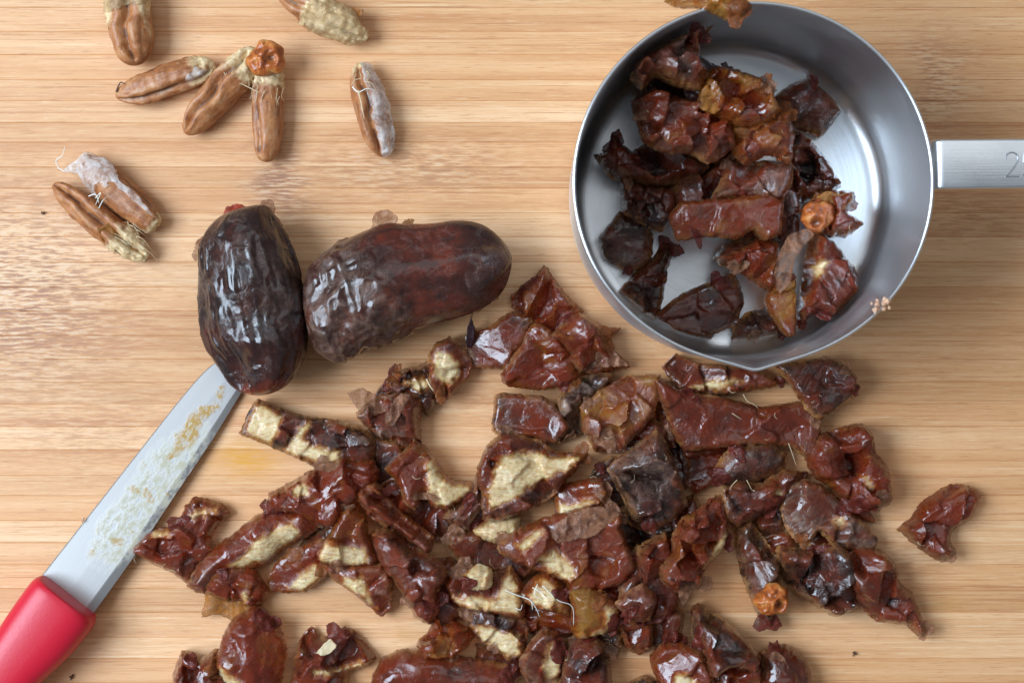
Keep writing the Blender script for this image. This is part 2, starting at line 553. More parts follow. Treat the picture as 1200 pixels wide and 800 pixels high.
def uv_from(me, uv):
    l = me.uv_layers.new(name='UVMap')
    vi = np.zeros(len(me.loops), np.int32)
    me.loops.foreach_get('vertex_index', vi)
    l.data.foreach_set('uv', np.asarray(uv, np.float32)[vi].ravel())

CH = 0.050                                     # cup height
CK = S * (H - CH) / H
cupc = W(883, 213.5, CH)
CR = 212.5 * CK                                # outer rim radius
RB = CR * 0.985
M_STEEL = mat_steel('brushed_steel', (3, 900, 1), 0.25, 0.55)
M_STEEL_H = mat_steel('brushed_steel_handle', (30, 2600, 1), 0.24)
cup = obj('measuring_cup', None, None, (cupc[0], cupc[1], 0))
tag(cup, 'brushed steel measuring cup with flat stamped handle, filled with chopped dates', 'measuring cup')

th = 0.0009
prof = []                                      # (r, z)
prof += [(0.0, 0.0003), (RB * 0.6, 0.0003), (RB - 0.006, 0.0002)]
for k in range(1, 8):
    a = k / 8 * math.pi / 2
    prof.append((RB - 0.0055 + 0.0055 * math.sin(a), 0.0055 - 0.0055 * math.cos(a)))
for k in range(0, 15):
    s = k / 14
    prof.append((RB + (CR - RB) * s, 0.0055 + (CH - 0.0007 - 0.0055) * s))
prof += [(CR - 0.00005, CH - 0.0003), (CR - 0.0003, CH), (CR - th + 0.0003, CH), (CR - th, CH - 0.0003)]
for k in range(14, -1, -1):
    s = k / 14
    prof.append((RB - th + (CR - RB) * s, 0.0060 + (CH - 0.0007 - 0.0060) * s))
for k in range(7, 0, -1):
    a = k / 8 * math.pi / 2
    prof.append((RB - 0.0055 + (0.0055 - th) * math.sin(a), 0.0055 - (0.0055 - th) * math.cos(a)))
for k in range(9):
    prof.append(((RB - 0.006) * (1 - k / 8), 0.0009))
NS = 240
V, F, UV = [], [], []
plen = np.concatenate([[0], np.cumsum([math.hypot(b[0] - a[0], b[1] - a[1]) for a, b in zip(prof, prof[1:])])])
for i, (r, z) in enumerate(prof):
    for k in range(NS):
        a = 2 * math.pi * k / NS
        da = (a - math.radians(270.5))
        lip = 0.0014 * math.exp(-abs(da / 0.10) ** 1.5) * smooth(CH * 0.70, CH, np.array(z)) + 0.0005 * math.exp(-(da / 0.3) ** 2) * (z / CH) ** 3
        rr = r + float(lip) if r > RB * 0.9 else r
        V.append((rr * math.cos(a), rr * math.sin(a), z))
        UV.append((math.cos(a) * 0.5 + a / 6.2832, plen[i]))
for i in range(len(prof) - 1):
    for k in range(NS):
        F.append((i * NS + k, i * NS + (k + 1) % NS, (i + 1) * NS + (k + 1) % NS, (i + 1) * NS + k))
me = make_mesh('bowl', V, F, M_STEEL)
uv_from(me, UV)
obj('bowl', me, cup)

# handle: a strip that leaves the wall under the rim, bends over and runs out flat
hz = CH - 0.0022
hw = 29.5 * CK
path = [(CR - 0.0006, hz - 0.009), (CR + 0.0001, hz - 0.0045)]
bx, br = CR + 0.0010, 0.0024
path = [(CR + 0.0002, hz - 0.010), (CR + 0.0003, hz - 0.005)]
for k in range(9):
    a = math.pi - k / 8 * math.pi / 2
    path.append((CR + 0.0004 + br + br * math.cos(a), hz - br + br * math.sin(a)))
path += [(CR + 0.006 + 0.006 * k, hz - 0.00002 * k) for k in range(12)]
PT = 0.0013
V, F, UV = [], [], []
sec = [(-1, 0), (-0.985, 0.5), (-0.95, 0.86), (-0.88, 1.0), (0.88, 1.0), (0.95, 0.86), (0.985, 0.5), (1, 0), (0.95, -0.86), (-0.95, -0.86)]
cum = 0
for i, (x, z) in enumerate(path):
    a, b = path[max(i - 1, 0)], path[min(i + 1, len(path) - 1)]
    tx, tz = b[0] - a[0], b[1] - a[1]
    L = math.hypot(tx, tz)
    nx, nz = -tz / L, tx / L
    if i:
        cum += math.hypot(x - path[i - 1][0], z - path[i - 1][1])
    wv = hw * (1.0 + (0.01 if i < 6 else 0) - 0.012 * i / len(path))
    for (q, h2) in sec:
        V.append((x + nx * h2 * PT / 2, q * wv, z + nz * h2 * PT / 2))
        UV.append((cum, q * wv))
n = len(sec)
for i in range(len(path) - 1):
    for k in range(n):
        F.append((i * n + k, i * n + (k + 1) % n, (i + 1) * n + (k + 1) % n, (i + 1) * n + k))
F += [tuple(range(n)), tuple((len(path) - 1) * n + k for k in range(n))[::-1]]
hdl_y = 400 - 194.5
me = make_mesh('handle', V, F, M_STEEL_H)
uv_from(me, UV)
hy = (400 - 194.5) * S * (H - hz) / H - cupc[1]
hd = obj('handle', me, cup, (0, hy, 0))
hd.rotation_euler.z = math.radians(0.5)

# stamped numeral on the handle, a "2" and the "5" that the frame cuts off
def stroke(px_pts):
    zz = hz + PT / 2
    w = [W(x, y, zz) - cupc for x, y in px_pts]
    pts = [(a[0], a[1], zz + 0.00002) for a in catmull(w, 6, closed=False)]
    return tube(pts, 0.00016, 6, taper=False)
t_ = NT('stamped_steel')
t_.set(Base_Color=(0.42, 0.43, 0.45), Metallic=1.0, Roughness=0.32)
two = [(1178.5, 186), (1180, 181.5), (1184, 179), (1189, 179.5), (1192.5, 183), (1193, 187), (1190.5, 193), (1186, 199), (1179.5, 206.5), (1179, 207), (1185, 207), (1194, 207)]
five = [(1213, 180), (1201, 180), (1200.5, 180.5), (1199.5, 190), (1200, 190.5), (1205, 188.5), (1210.5, 190), (1213.5, 195), (1213, 201), (1209, 206), (1203, 207), (1198, 204)]
for st in (two, five):
    v, f = stroke(st)
    me = make_mesh('stamped_numeral', v, f, t_.m)
    obj('stamped_numeral', me, hd).matrix_parent_inverse = hd.matrix_basis.inverted()

# ------------------------------------------------------------------ paring knife
kb = np.array(W(76, 701, 0.004))
kt = np.array(W(300, 408, 0.001))
kd = (kt - kb) / np.linalg.norm(kt - kb)
ang = math.atan2(kd[1], kd[0])
knife = obj('paring_knife', None, None, (kb[0], kb[1], 0))
knife.rotation_euler.z = ang
tag(knife, 'paring knife with red handle and smeared steel blade, tip under a whole date', 'knife')

def mat_blade():
    t = NT('smeared_blade')
    co = t.coord('Object')
    n1 = t.noise(t.mapping(co, (20, 1500, 20)), 1, 3)
    nb = t.noise(co, 75, 4, 0.6)
    nf = t.noise(t.mapping(co, (1, 1.6, 1)), 900, 4, 0.7)
    sep = t.n('ShaderNodeSeparateXYZ')
    t.put(sep.inputs[0], co)
    x, y = sep.outputs[0], sep.outputs[1]
    # starchy film: a patch along the middle of the blade towards the edge side
    ax = t.math('DIVIDE', t.math('SUBTRACT', x, 0.036), 0.025)
    ay = t.math('DIVIDE', t.math('ADD', y, 0.0012), 0.0068)
    r2 = t.math('ADD', t.math('POWER', t.math('ABSOLUTE', ax), 3.0), t.math('MULTIPLY', ay, ay))
    m = t.math('SUBTRACT', 1.0, r2)
    m = t.math('ADD', m, t.math('MULTIPLY', t.math('SUBTRACT', nb, 0.5), 2.6))
    film = t.math('MULTIPLY', t.ramp(m, [(-0.0, 0.0), (0.8, 1.0)]), t.ramp(t.noise(t.mapping(co, (1, 1.5, 1)), 420, 5, 0.7), [(0.40, 0.0), (0.50, 0.55), (0.60, 1.0)]))
    bx_ = t.math('DIVIDE', t.math('SUBTRACT', x, 0.056), 0.014)
    by_ = t.math('DIVIDE', t.math('SUBTRACT', y, 0.0002), 0.0035)
    r3 = t.math('ADD', t.math('MULTIPLY', bx_, bx_), t.math('MULTIPLY', by_, by_))
    nb2 = t.noise(t.mapping(co, (1, 1, 1), (0.4, 0.2, 0)), 190, 3, 0.6)
    am = t.math('ADD', t.math('SUBTRACT', 0.95, r3), t.math('MULTIPLY', t.math('SUBTRACT', nb2, 0.5), 3.5))
    am2 = t.math('MULTIPLY', t.ramp(nb2, [(0.60, 0.0), (0.66, 0.8)]), t.ramp(m, [(0.0, 0.0), (0.6, 1.0)]))
    amber = t.math('MULTIPLY', t.math('MAXIMUM', t.ramp(am, [(0.45, 0.0), (0.9, 1.0)]), am2), t.ramp(nf, [(0.38, 0.2), (0.52, 1.0)]))
    c = t.mix(n1, (0.50, 0.48, 0.46), (0.60, 0.58, 0.56))
    c = t.mix(film, c, t.mix(nf, (0.30, 0.27, 0.18), (0.60, 0.55, 0.40)))
    c = t.mix(amber, c, (0.42, 0.24, 0.05))
    metal = t.math('SUBTRACT', 1.0, t.math('MAXIMUM', t.math('MULTIPLY', film, 1.05, clamp=True), amber), clamp=True)
    rr = t.math('ADD', 0.40, t.math('MULTIPLY', film, 0.25))
    hgt = t.math('ADD', t.math('MULTIPLY', film, 0.8), t.math('ADD', amber, t.math('MULTIPLY', n1, 0.05)))
    t.set(Base_Color=c, Metallic=metal, Roughness=rr, Normal=t.bump(hgt, 0.12, 0.0002))
    return t.m

def to_knife(px, py, z):
    d = W(px, py, z) - kb
    return d[0] * kd[0] + d[1] * kd[1], -d[0] * kd[1] + d[1] * kd[0]

# blade: spine on +y side (upper left), cutting edge on -y side
spine = [(30, 700), (55, 668), (110, 597), (165, 526), (212, 466), (240, 434), (262, 418), (282, 408)]
edge = [(80, 760), (104, 727), (160, 648), (205, 580), (245, 520), (272, 476), (285, 452), (290, 420)]
def resample(pts, n):
    P = catmull([to_knife(x, y, 0.003) for x, y in pts], 8, closed=False)
    L = np.concatenate([[0], np.cumsum(np.linalg.norm(np.diff(P, axis=0), axis=1))])
    s = np.linspace(0, L[-1], n)
    return np.column_stack([np.interp(s, L, P[:, a]) for a in (0, 1)])
NB = 60
sp, ed = resample(spine, NB), resample(edge, NB)
V, F = [], []
rows = [(0.0, 0.0000, -0.00045), (0.0, 0.0, 0.00040), (0.022, 0.0, 0.00072), (0.5, 0.0, 0.00070), (0.86, 0.0, 0.00060), (0.88, 0.0, 0.00055), (1.0, 0.0, 0.00006), (1.0, 0, -0.00006), (0.87, 0, -0.00055), (0.05, 0, -0.00060)]
for i in range(NB):
    s = i / (NB - 1)
    zc = 0.0052 - 0.0040 * s
    for (q, _, dz) in rows:
        p = sp[i] * (1 - q) + ed[i] * q
        V.append((p[0], p[1], zc + dz * (1 - 0.3 * s)))
n = len(rows)
for i in range(NB - 1):
    for k in range(n):
        F.append((i * n + k, (i + 1) * n + k, (i + 1) * n + (k + 1) % n, i * n + (k + 1) % n))
F += [tuple(range(n)), tuple((NB - 1) * n + k for k in range(n))[::-1]]
obj('blade', make_mesh('blade', V, F, mat_blade(), smooth_shade=False), knife)

t = NT('red_handle_plastic')
co = t.coord('Object')
n1 = t.noise(co, 1400, 2)
t.set(Base_Color=(0.58, 0.008, 0.028), Roughness=t.math('ADD', 0.34, t.math('MULTIPLY', n1, 0.12)), Normal=t.bump(n1, 0.12, 0.0002))
t.p.inputs['Subsurface Weight'].default_value = 0.05
t.p.inputs['Subsurface Scale'].default_value = 0.001
M_RED = t.m
# loft along -x (away from the blade): station, upper (+y) and lower (-y) half widths, half height
hs = [to_knife(x, y, 0.008) for x, y in [(44, 665), (104, 734)]]
st = [(0.0, 0.0, 1.0), (-0.0002, 0.74, 1.0), (-0.0009, 0.93, 1), (-0.003, 1.0, 1), (-0.008, 1.0, 1), (-0.014, 0.97, 1), (-0.022, 0.92, 1), (-0.032, 0.93, 1), (-0.045, 0.98, 1), (-0.06, 1.02, 1), (-0.08, 1.0, 1), (-0.095, 0.9, 1), (-0.103, 0.7, 1), (-0.106, 0.4, 1), (-0.107, 0.0, 1)]
stx = catmull([(a, b) for a, b, _ in st], 4, closed=False)
V, F = [], []
NPH = 40
upW, loW, hh = 0.0090, 0.0105, 0.0070
for (x, wv) in stx:
    wv = max(wv, 0.0)
    sq = smooth(-0.010, -0.035, np.array(x))
    up = upW * wv * (1 - 0.02 * sq)
    lo = loW * wv * (1 - 0.22 * float(sq))
    for k in range(NPH):
        a = 2 * math.pi * k / NPH
        ca, sa = math.cos(a), math.sin(a)
        e = 0.72
        cy = math.copysign(abs(ca) ** e, ca)
        cz = math.copysign(abs(sa) ** e, sa)
        yv = cy * (up if cy > 0 else lo)
        # the front of the handle is cut slanting so that it follows the blade
        V.append((x + 0.0022 + yv * 0.02, yv, 0.0072 + cz * hh * (0.35 + 0.65 * wv) * (1 if wv > 0.01 else 0)))
for i in range(len(stx) - 1):
    for k in range(NPH):
        F.append((i * NPH + k, i * NPH + (k + 1) % NPH, (i + 1) * NPH + (k + 1) % NPH, (i + 1) * NPH + k))
obj('handle', make_mesh('handle', V, F, M_RED), knife)
# ------------------------------------------------------------------ chopped dates: builder
HR = 0.0005
HX0, HY0 = -0.17, -0.13
class HeightMap:
    def __init__(self, base=0.0):
        self.a = np.full((680, 520), base)
    def ij(self, p):
        i = np.clip(((p[:, 0] - HX0) / HR).astype(int), 0, 679)
        j = np.clip(((p[:, 1] - HY0) / HR).astype(int), 0, 519)
        return i, j
    def get(self, p):
        return self.a[self.ij(p)]
    def put(self, p, z):
        i, j = self.ij(p)
        np.maximum.at(self.a, (i, j), z)
HEAP = HeightMap(0.0)
CUPM = HeightMap(0.0011)

#          edge  width  facet cell  grad  crease wrinkle sharp
STYLES = {
    'chunk': (0.62, 0.7, 0.10, 6.5, 0.30, 0.26, 0.06, 36),
    'skin':  (0.34, 1.1, 0.15, 6.8, 0.42, 0.42, 0.10, 40),
    'dome':  (0.30, 4.5, 0.05, 7.0, 0.14, 0.18, 0.14, 12),
    'strip': (0.66, 0.6, 0.05, 8.0, 0.20, 0.20, 0.06, 26),
    'crump': (0.42, 0.9, 0.20, 4.2, 0.52, 0.65, 0.15, 40),
    'fold':  (0.45, 0.8, 0.10, 5.0, 0.26, 0.40, 0.12, 16),
}
G = 0.00034

def crisp(me):
    me.set_sharp_from_angle(angle=math.radians(42))
    return me

def torn(poly, seed, amp):
    """subdivide an outline and make it uneven"""
    P = catmull(poly, 4, True, 0.16)
    Q = []
    for a, b in zip(P, np.roll(P, -1, axis=0)):
        Q += [a, a * 0.67 + b * 0.33, a * 0.33 + b * 0.67]
    Q = np.array(Q)
    n = np.column_stack([fbm(Q * 1300, seed, 3, 0.8), fbm(Q * 1300 + 40, seed + 5, 3, 0.8)])
    return Q + n * amp

def build_solid(name, pts, d, faces, border, ztop, zbot, attrs, inset=0.92):
    c = pts.mean(0)
    n = len(pts)
    low = c + (pts - c) * inset
    V = np.vstack([np.column_stack([pts, ztop]), np.column_stack([low, zbot])])
    F = list(faces) + [tuple(v + n for v in f[::-1]) for f in faces]
    F += [(b, a, a + n, b + n) for a, b in border]
    at = {k: np.concatenate([v, v * (0.6 if k == 'flesh' else 1)]) for k, v in attrs.items()}
    return V, F, at

def piece(label, poly, tone=0.4, style='chunk', h=6.0, fl=(), seed=None, dull=0.07, z=None, tilt=(0, 0), hm=None,
          rag=0.50, cat='date piece', group=None, name='date_piece', axis=None, mat=None, tvar=0.16, dip=None):
    hm = hm or HEAP
    seed = seed if seed is not None else int(abs(poly[0][0] * 7 + poly[0][1] * 13)) % 9973
    R = np.random.default_rng(seed)
    eg, ew, fa, cell, gr, cr, wr, sharp = STYLES[style]
    hh = h * 0.001
    pc = np.mean(np.array(poly, float), axis=0)
    poly = [tuple(pc + (np.array(q_) - pc) * (1.08 if hm is HEAP and cat == 'date piece' else 1.08)) for q_ in poly]
    zm = hh * 0.4 if z is None else z * 0.001 + hh * 0.5
    for it in range(3):
        P = np.array([W(x, y, zm) for x, y in poly])
        if it == 2:
            break
        c0 = P.mean(0)
        Q = np.vstack([P * 0.9 + c0 * 0.1, P * 0.55 + c0 * 0.45, P * 0.25 + c0 * 0.75])
        if z is None:
            zs = hm.get(Q)
            zm = float(np.percentile(zs, 55)) + hh * 0.4
    P = torn(P, seed, rag * 0.001)
    if hm is CUPM and (z or 0) < 45:
        dv = P - cupc
        rl = np.linalg.norm(dv, axis=1)
        lim = RB - th - 0.0008 - (0.003 if (z or 0) < 3 else 0)
        P = cupc + dv * np.minimum(1, lim / rl)[:, None]
    pts, d, faces, border = grid_fill(P, G)
    c0 = pts.mean(0)
    q = pts - c0
    # resting surface
    if z is None:
        hz_ = hm.get(pts)
        A = np.column_stack([q, np.ones(len(q))])
        co, *_ = np.linalg.lstsq(A, hz_, rcond=None)
        g = co[:2]
        gl = np.linalg.norm(g)
        if gl > 0.30:
            g = g * 0.30 / gl
        pl = q @ g
        base = pl + np.percentile(hz_ - pl, 72)
    else:
        base = np.full(len(q), z * 0.001)
    base = base + q @ np.array(tilt, float)
    floor = 0.00004 if hm is HEAP else 0.0011
    base = np.maximum(base, floor)
    dm = d * 1000.0
    # outline profile
    if style == 'dome':
        m = max(dm.max(), 1e-3)
        s = np.clip(dm / m, 0, 1)
        prof = eg + (1 - eg) * np.sqrt(1 - (1 - s) ** 2)
    else:
        prof = eg + (1 - eg) * (1 - np.exp(-(dm / ew) ** 1.3))
    # facets: warped cells, each a plane of its own
    wp = q * 1000 + 0.9 * np.column_stack([fbm(q * 330, seed + 1), fbm(q * 330 + 9, seed + 2)])
    ext = np.ptp(q, axis=0) * 1000
    K = int(np.clip(ext[0] * ext[1] / cell ** 2, 3, 26))
    cen = pts[R.integers(0, len(pts), K)] * 1000 - c0 * 1000 + R.normal(0, 0.5, (K, 2))
    gk = R.normal(0, gr, (K, 2))
    ok = R.normal(0, fa * h, K)
    dist = np.sqrt(((wp[:, None] - cen[None]) ** 2).sum(-1))
    w = np.exp(-(dist - dist.min(1, keepdims=True)) * sharp / cell)
    w /= w.sum(1, keepdims=True)
    val = ok[None] + ((q[:, None] * 1000 - cen[None]) * gk[None]).sum(-1)
    val = np.clip(val, -0.55 * h, 0.45 * h)
    facet = (w * val).sum(1)
    # creases and wrinkles
    tha = R.uniform(0, math.pi) if axis is None else math.radians(axis)
    ca, sa = math.cos(tha), math.sin(tha)
    qr = np.column_stack([q[:, 0] * ca + q[:, 1] * sa, -q[:, 0] * sa + q[:, 1] * ca]) * 1000
    qw = qr + 0.8 * np.column_stack([fbm(qr * 0.35, seed + 3), fbm(qr * 0.35 + 5, seed + 4)])
    crease = -np.abs(noise(qw * np.array([0.12, 0.42]), seed + 6)) + 0.25
    wrk = (1 - np.abs(noise(qw * np.array([0.25, 1.3]), seed + 8))) ** 2 - 0.4
    small = 0.3 - np.abs(noise(qw * np.array([0.55, 0.95]) + 31, seed + 18))
    fine = fbm(q * 2100, seed + 9, 2)
    F_ = np.zeros(len(q))
    if len(fl):
        nz = 0.45 * fbm(q * 700, seed + 11, 3, 0.6)
        F_ = np.full(len(q), -9.0)
        for fp in fl:
            fw = np.array([W(x, y, zm) for x, y in fp])
            sd, _ = sdist(pts, fw)
            F_ = np.maximum(F_, sd * 1000)
        F_ = smooth(-0.9, 1.5, F_ + 1.8 * nz)
    env = smooth(0, 1.2, dm) * 0.85 + 0.15
    if style == 'fold':
        facet = facet + 0.24 * h * np.cos(qr[:, 1] / max(np.ptp(qr[:, 1]), 1e-3) * 4 * math.pi + 0.6)
    rel = facet * env * (1 - 0.65 * F_) + (cr * crease * 1.6 + wr * wrk + 0.22 * cr * small) * env * (1 - 0.6 * F_) + fine * (0.035 + 0.09 * F_)
    t = hh * prof + rel * 0.001
    if dip is not None:
        dd = np.linalg.norm(pts - W(dip[0], dip[1], zm), axis=1)
        t = t - dip[3] * 0.001 * np.exp(-(dd / (dip[2] * S)) ** 2)
    t = np.maximum(t, 0.16 * hh)
    ztop = base + t
    zbot = np.minimum(base, ztop - 0.0003)
    hm.put(pts, ztop)
    tn = np.clip(tone + tvar * fbm(q * 120, seed + 15) + 0.10 * (np.clip(facet / h, -1, 1)), 0, 1)
    ed_ = np.exp(-dm / 0.8) * (0.4 + 0.6 * (fbm(q * 260, seed + 16) > 0))
    dl = np.clip(dull * (1 + 1.5 * fbm(q * 160, seed + 17)), 0, 1)
    at = {'tone': tn, 'flesh': F_, 'edge': ed_, 'dull': dl}
    V, F, at = build_solid(name, pts, d, faces, border, ztop, zbot, at)
    org = np.array([c0[0], c0[1], zbot.min()])
    V = V - org
    if len(fl):
        fm = [np.mean([at['flesh'][i] for i in f]) > 0.5 and (max(f) < len(pts)) for f in F]
        if any(fm) and not all(fm):
            v2, f2, a2 = subset(V, F, fm, at)
            v1, f1, a1 = subset(V, F, [not k for k in fm], at)
            o = obj(name, crisp(make_mesh(name, v1, f1, mat or M_DATE, a1)), None, org)
            obj('flesh', crisp(make_mesh('flesh', v2, f2, mat or M_DATE, a2)), o)
        else:
            o = obj(name, crisp(make_mesh(name, V, F, mat or M_DATE, at)), None, org)
    else:
        o = obj(name, crisp(make_mesh(name, V, F, mat or M_DATE, at)), None, org)
    if label:
        tag(o, label, cat, group)
    o['zt'] = float(np.percentile(ztop, 70))
    if label and h > 4:
        flakes(o, P, pts, ztop, seed, tone, len(fl) > 0, 1 + (seed % 3 == 0))
    return o

def flakes(o, P, pts, ztop, seed, tone, pale, count):
    """torn slivers of skin along the edge of a piece and a few short fibres"""
    R = np.random.default_rng(seed + 99)
    c = pts.mean(0)
    for k in range(count):
        i = int(R.integers(0, len(P)))
        e = P[i]
        inw = (c - e) / (np.linalg.norm(c - e) + 1e-9)
        tg = np.array([-inw[1], inw[0]])
        wd, ln = R.uniform(0.0012, 0.0042), R.uniform(0.0014, 0.0042)
        sk = R.uniform(-0.4, 0.4)
        sh = [(-1, 0.0), (-0.7, 0.9), (-0.1, 1.2), (0.5, 0.8), (1, 0.2), (0.6, -0.25), (0.1, -0.1), (-0.5, -0.35)]
        Q = torn(np.array([e + tg * wd * (a + sk * b) + inw * ln * b for a, b in sh]), seed + k, 0.0004)
        fp, fd, ff, fb = grid_fill(Q, 0.00036)
        if len(ff) < 6:
            continue
        dd = ((fp[:, None] - pts[None]) ** 2).sum(-1).argmin(1)
        zz = ztop[dd]
        zz = 0.5 * zz + 0.5 * np.percentile(zz, 80)
        out = np.clip(-(fp - e) @ inw / ln + 0.6, 0, 1.2)
        zt_ = zz + 0.0002 + 0.0008 * R.uniform(0.3, 1.3) * out ** 1.5 + 0.0003 * noise(fp * 900, seed + k)
        V, F, _ = build_solid('loose_skin', fp, fd, ff, fb, zt_ + 0.00007, zt_ - 0.00007, {}, 1.0)
        V = V - np.array(o.location)
        mt = [M_SKIN, M_COPPER, M_RUBY][int(R.choice(3, p=[0.3, 0.22, 0.48] if tone > 0.3 else [0.35, 0.1, 0.55]))]
        obj('loose_skin', make_mesh('loose_skin', V, F, mt), o)
    if R.uniform() < 0.25:
        vs, fs = [], []
        for k in range(int(R.integers(2, 5))):
            i = int(R.integers(0, len(pts)))
            a = R.uniform(0, 6.28)
            L_ = R.uniform(0.0008, 0.0026)
            p0 = np.array([*pts[i], ztop[i]])
            ctrl = [p0, p0 + [0.5 * L_ * math.cos(a), 0.5 * L_ * math.sin(a), 0.0004], p0 + [L_ * math.cos(a + 0.5), L_ * math.sin(a + 0.5), R.uniform(-0.0002, 0.0006)]]
            v, f = tube(catmull(ctrl, 4, closed=False), R.uniform(0.00005, 0.00010), 5)
            b = len(vs)
            vs += list(v)
            fs += [tuple(j + b for j in g) for g in f]
        obj('fibre', make_mesh('fibre', np.array(vs) - np.array(o.location), fs, M_FIBRE), o)

def attach(o, parent):
    bpy.context.view_layer.update()
    o.parent = parent
    o.matrix_parent_inverse = parent.matrix_world.inverted()

def sheet(parent, poly, z, mat=None, up=(0, 0, 0), amp=0.7, seed=1, name='loose_skin', curl=0.0):
    """a thin crumpled flap of skin; z in mm, up = direction in the picture (dx, dy) and rise in mm"""
    zm = z * 0.001
    P = torn(np.array([W(x, y, zm) for x, y in poly]), seed, 0.0003)
    pts, d, faces, border = grid_fill(P, 0.00040)
    c0 = pts.mean(0)
    q = pts - c0
    u = np.array([up[0], -up[1]], float)
    rise = 0
    if np.linalg.norm(u) > 0:
        u /= np.linalg.norm(u)
        pr = q @ u
        pr = (pr - pr.min()) / np.ptp(pr)
        rise = up[2] * 0.001 * (pr + curl * pr ** 2)
    qm = q * 1000
    zt = zm + rise + 0.001 * (amp * (0.7 - np.abs(noise(qm * [0.35, 0.16], seed + 2)) * 1.6) + 0.35 * amp * noise(qm * 0.8, seed + 4))
    V, F, _ = build_solid(name, pts, d, faces, border, zt + 0.00007, zt - 0.00007, {}, 1.0)
    org = np.array([c0[0], c0[1], zm])
    o = obj(name, make_mesh(name, V - org, F, mat or M_SKIN), None, org)
    if parent is not None:
        attach(o, parent)
    return o

def fibre(parent, pts, r=0.14, name='fibre', mat=None):
    P = catmull([(*W(x, y, z * 0.001), z * 0.001) for x, y, z in pts], 5, closed=False)
    v, f = tube(P, r * 0.001, 6)
    org = P.mean(0)
    o = obj(name, make_mesh(name, v - org, f, mat or M_FIBRE), None, org)
    if parent is not None:
        attach(o, parent)
    return o

def cap(parent, cx, cy, r, z, seed, h=5.0, hole=(0.0, 0.0)):
    """orange calyx: a lobed button with a hollow in its middle"""
    R = np.random.default_rng(seed)
    zm = z * 0.001
    ph = R.uniform(0, 6.28)
    lob = lambda a: 1 + 0.06 * math.cos(5 * a + ph) + 0.07 * math.sin(3 * a + 2 * ph) + 0.06 * math.cos(2 * a + 1) + 0.03 * math.sin(9 * a)
    poly = [(cx + r * lob(a) * math.cos(a), cy + r * lob(a) * math.sin(a)) for a in np.linspace(0, 2 * math.pi, 48, endpoint=False)]
    P = np.array([W(x, y, zm) for x, y in poly])
    pts, d, faces, border = grid_fill(P, 0.00030)
    c0 = W(cx, cy, zm)
    q = (pts - c0) * 1000
    rm = r * S * 1000
    s = np.clip(d * 1000 / rm, 0, 1)
    t = h * (0.25 + 0.75 * np.sqrt(np.clip(1 - (1 - s) ** 2.2, 0, 1)))
    hc = np.array(hole) * rm
    dq = np.linalg.norm(q - hc, axis=1)
    a = np.arctan2(q[:, 1], q[:, 0])
    t = t - (0.3 + 0.05 * (seed % 5)) * h * np.exp(-(dq / ((0.18 + 0.03 * (seed % 4)) * rm)) ** 2) + 0.10 * h * np.exp(-((dq / rm - 0.45) / 0.15) ** 2) + 0.04 * h * np.cos(5 * a + ph) * s
    t += 0.10 * h * (1 - np.abs(noise(q * 0.9 + 20, seed))) + 0.14 * h * fbm(q * 0.8, seed + 3)
    dk = np.exp(-(dq / (0.22 * rm)) ** 2)
    V, F, at = build_solid('calyx_cap', pts, d, faces, border, zm + t * 0.001, np.full(len(pts), zm), {'dark': dk}, 0.8)
    org = np.array([c0[0], c0[1], zm])
    o = obj('calyx_cap', make_mesh('calyx_cap', V - org, F, M_CAP, at), None, org)
    attach(o, parent)
    return o

# ------------------------------------------------------------------ whole dates and stones: lofts along an axis
def loft(poly, p0, p1, ratio=0.8, ns=90, nm=72, zoff=0.0, zpx=0.008, tilt=0.0, blunt=1.0):
    P = catmull([W(x, y, zpx) for x, y in poly], 6, True, 0.5)
    a, b = W(*p0, zpx), W(*p1, zpx)
    ex = (b - a) / np.linalg.norm(b - a)
    ey = np.array([-ex[1], ex[0]])
    c = (a + b) / 2
    L = np.column_stack([(P - c) @ ex, (P - c) @ ey])
    x0, x1 = L[:, 0].min(), L[:, 0].max()
    s = 0.5 - 0.5 * np.cos(np.linspace(0.03, math.pi - 0.03, ns))
    xs = x0 + (x1 - x0) * s
    mid, hw = [], []
    A, B = L, np.roll(L, -1, axis=0)
    for x in xs:
        m = (A[:, 0] > x) != (B[:, 0] > x)
        t = (x - A[m, 0]) / (B[m, 0] - A[m, 0])
        y = A[m, 1] + t * (B[m, 1] - A[m, 1])
        mid.append((y.max() + y.min()) / 2)
        hw.append((y.max() - y.min()) / 2)
    mid, hw = np.array(mid), np.array(hw)
    k = np.ones(5) / 5
    hw = np.concatenate([hw[:2], np.convolve(hw, k, 'valid'), hw[-2:]])
    hh = hw * ratio
    zc = hh.max() + zoff
    ph = np.linspace(0, 2 * math.pi, nm, endpoint=False)
    XX, PH = np.meshgrid(np.arange(ns), ph, indexing='ij')
    X = xs[XX.ravel()]
    Y = mid[XX.ravel()] + hw[XX.ravel()] * np.cos(PH.ravel())
    Z = zc + hh[XX.ravel()] * np.sin(PH.ravel()) - tilt * (X - x0)
    V = np.column_stack([X, Y, Z])
    Nn = np.column_stack([np.zeros(len(X)), np.cos(PH.ravel()) * ratio, np.sin(PH.ravel())])
    Nn /= np.linalg.norm(Nn, axis=1, keepdims=True)
    F = []
    for i in range(ns - 1):
        for q in range(nm):
            F.append((i * nm + q, i * nm + (q + 1) % nm, (i + 1) * nm + (q + 1) % nm, (i + 1) * nm + q))
    F += [tuple(range(nm))[::-1][::-1], tuple((ns - 1) * nm + q for q in range(nm))[::-1]]
    F = [f[::-1] for f in F]
    u = (X - x0) / (x1 - x0)
    return dict(V=V, N=Nn, F=F, u=u, ph=PH.ravel(), c=c, ang=math.atan2(ex[1], ex[0]), ns=ns, nm=nm, len=x1 - x0)

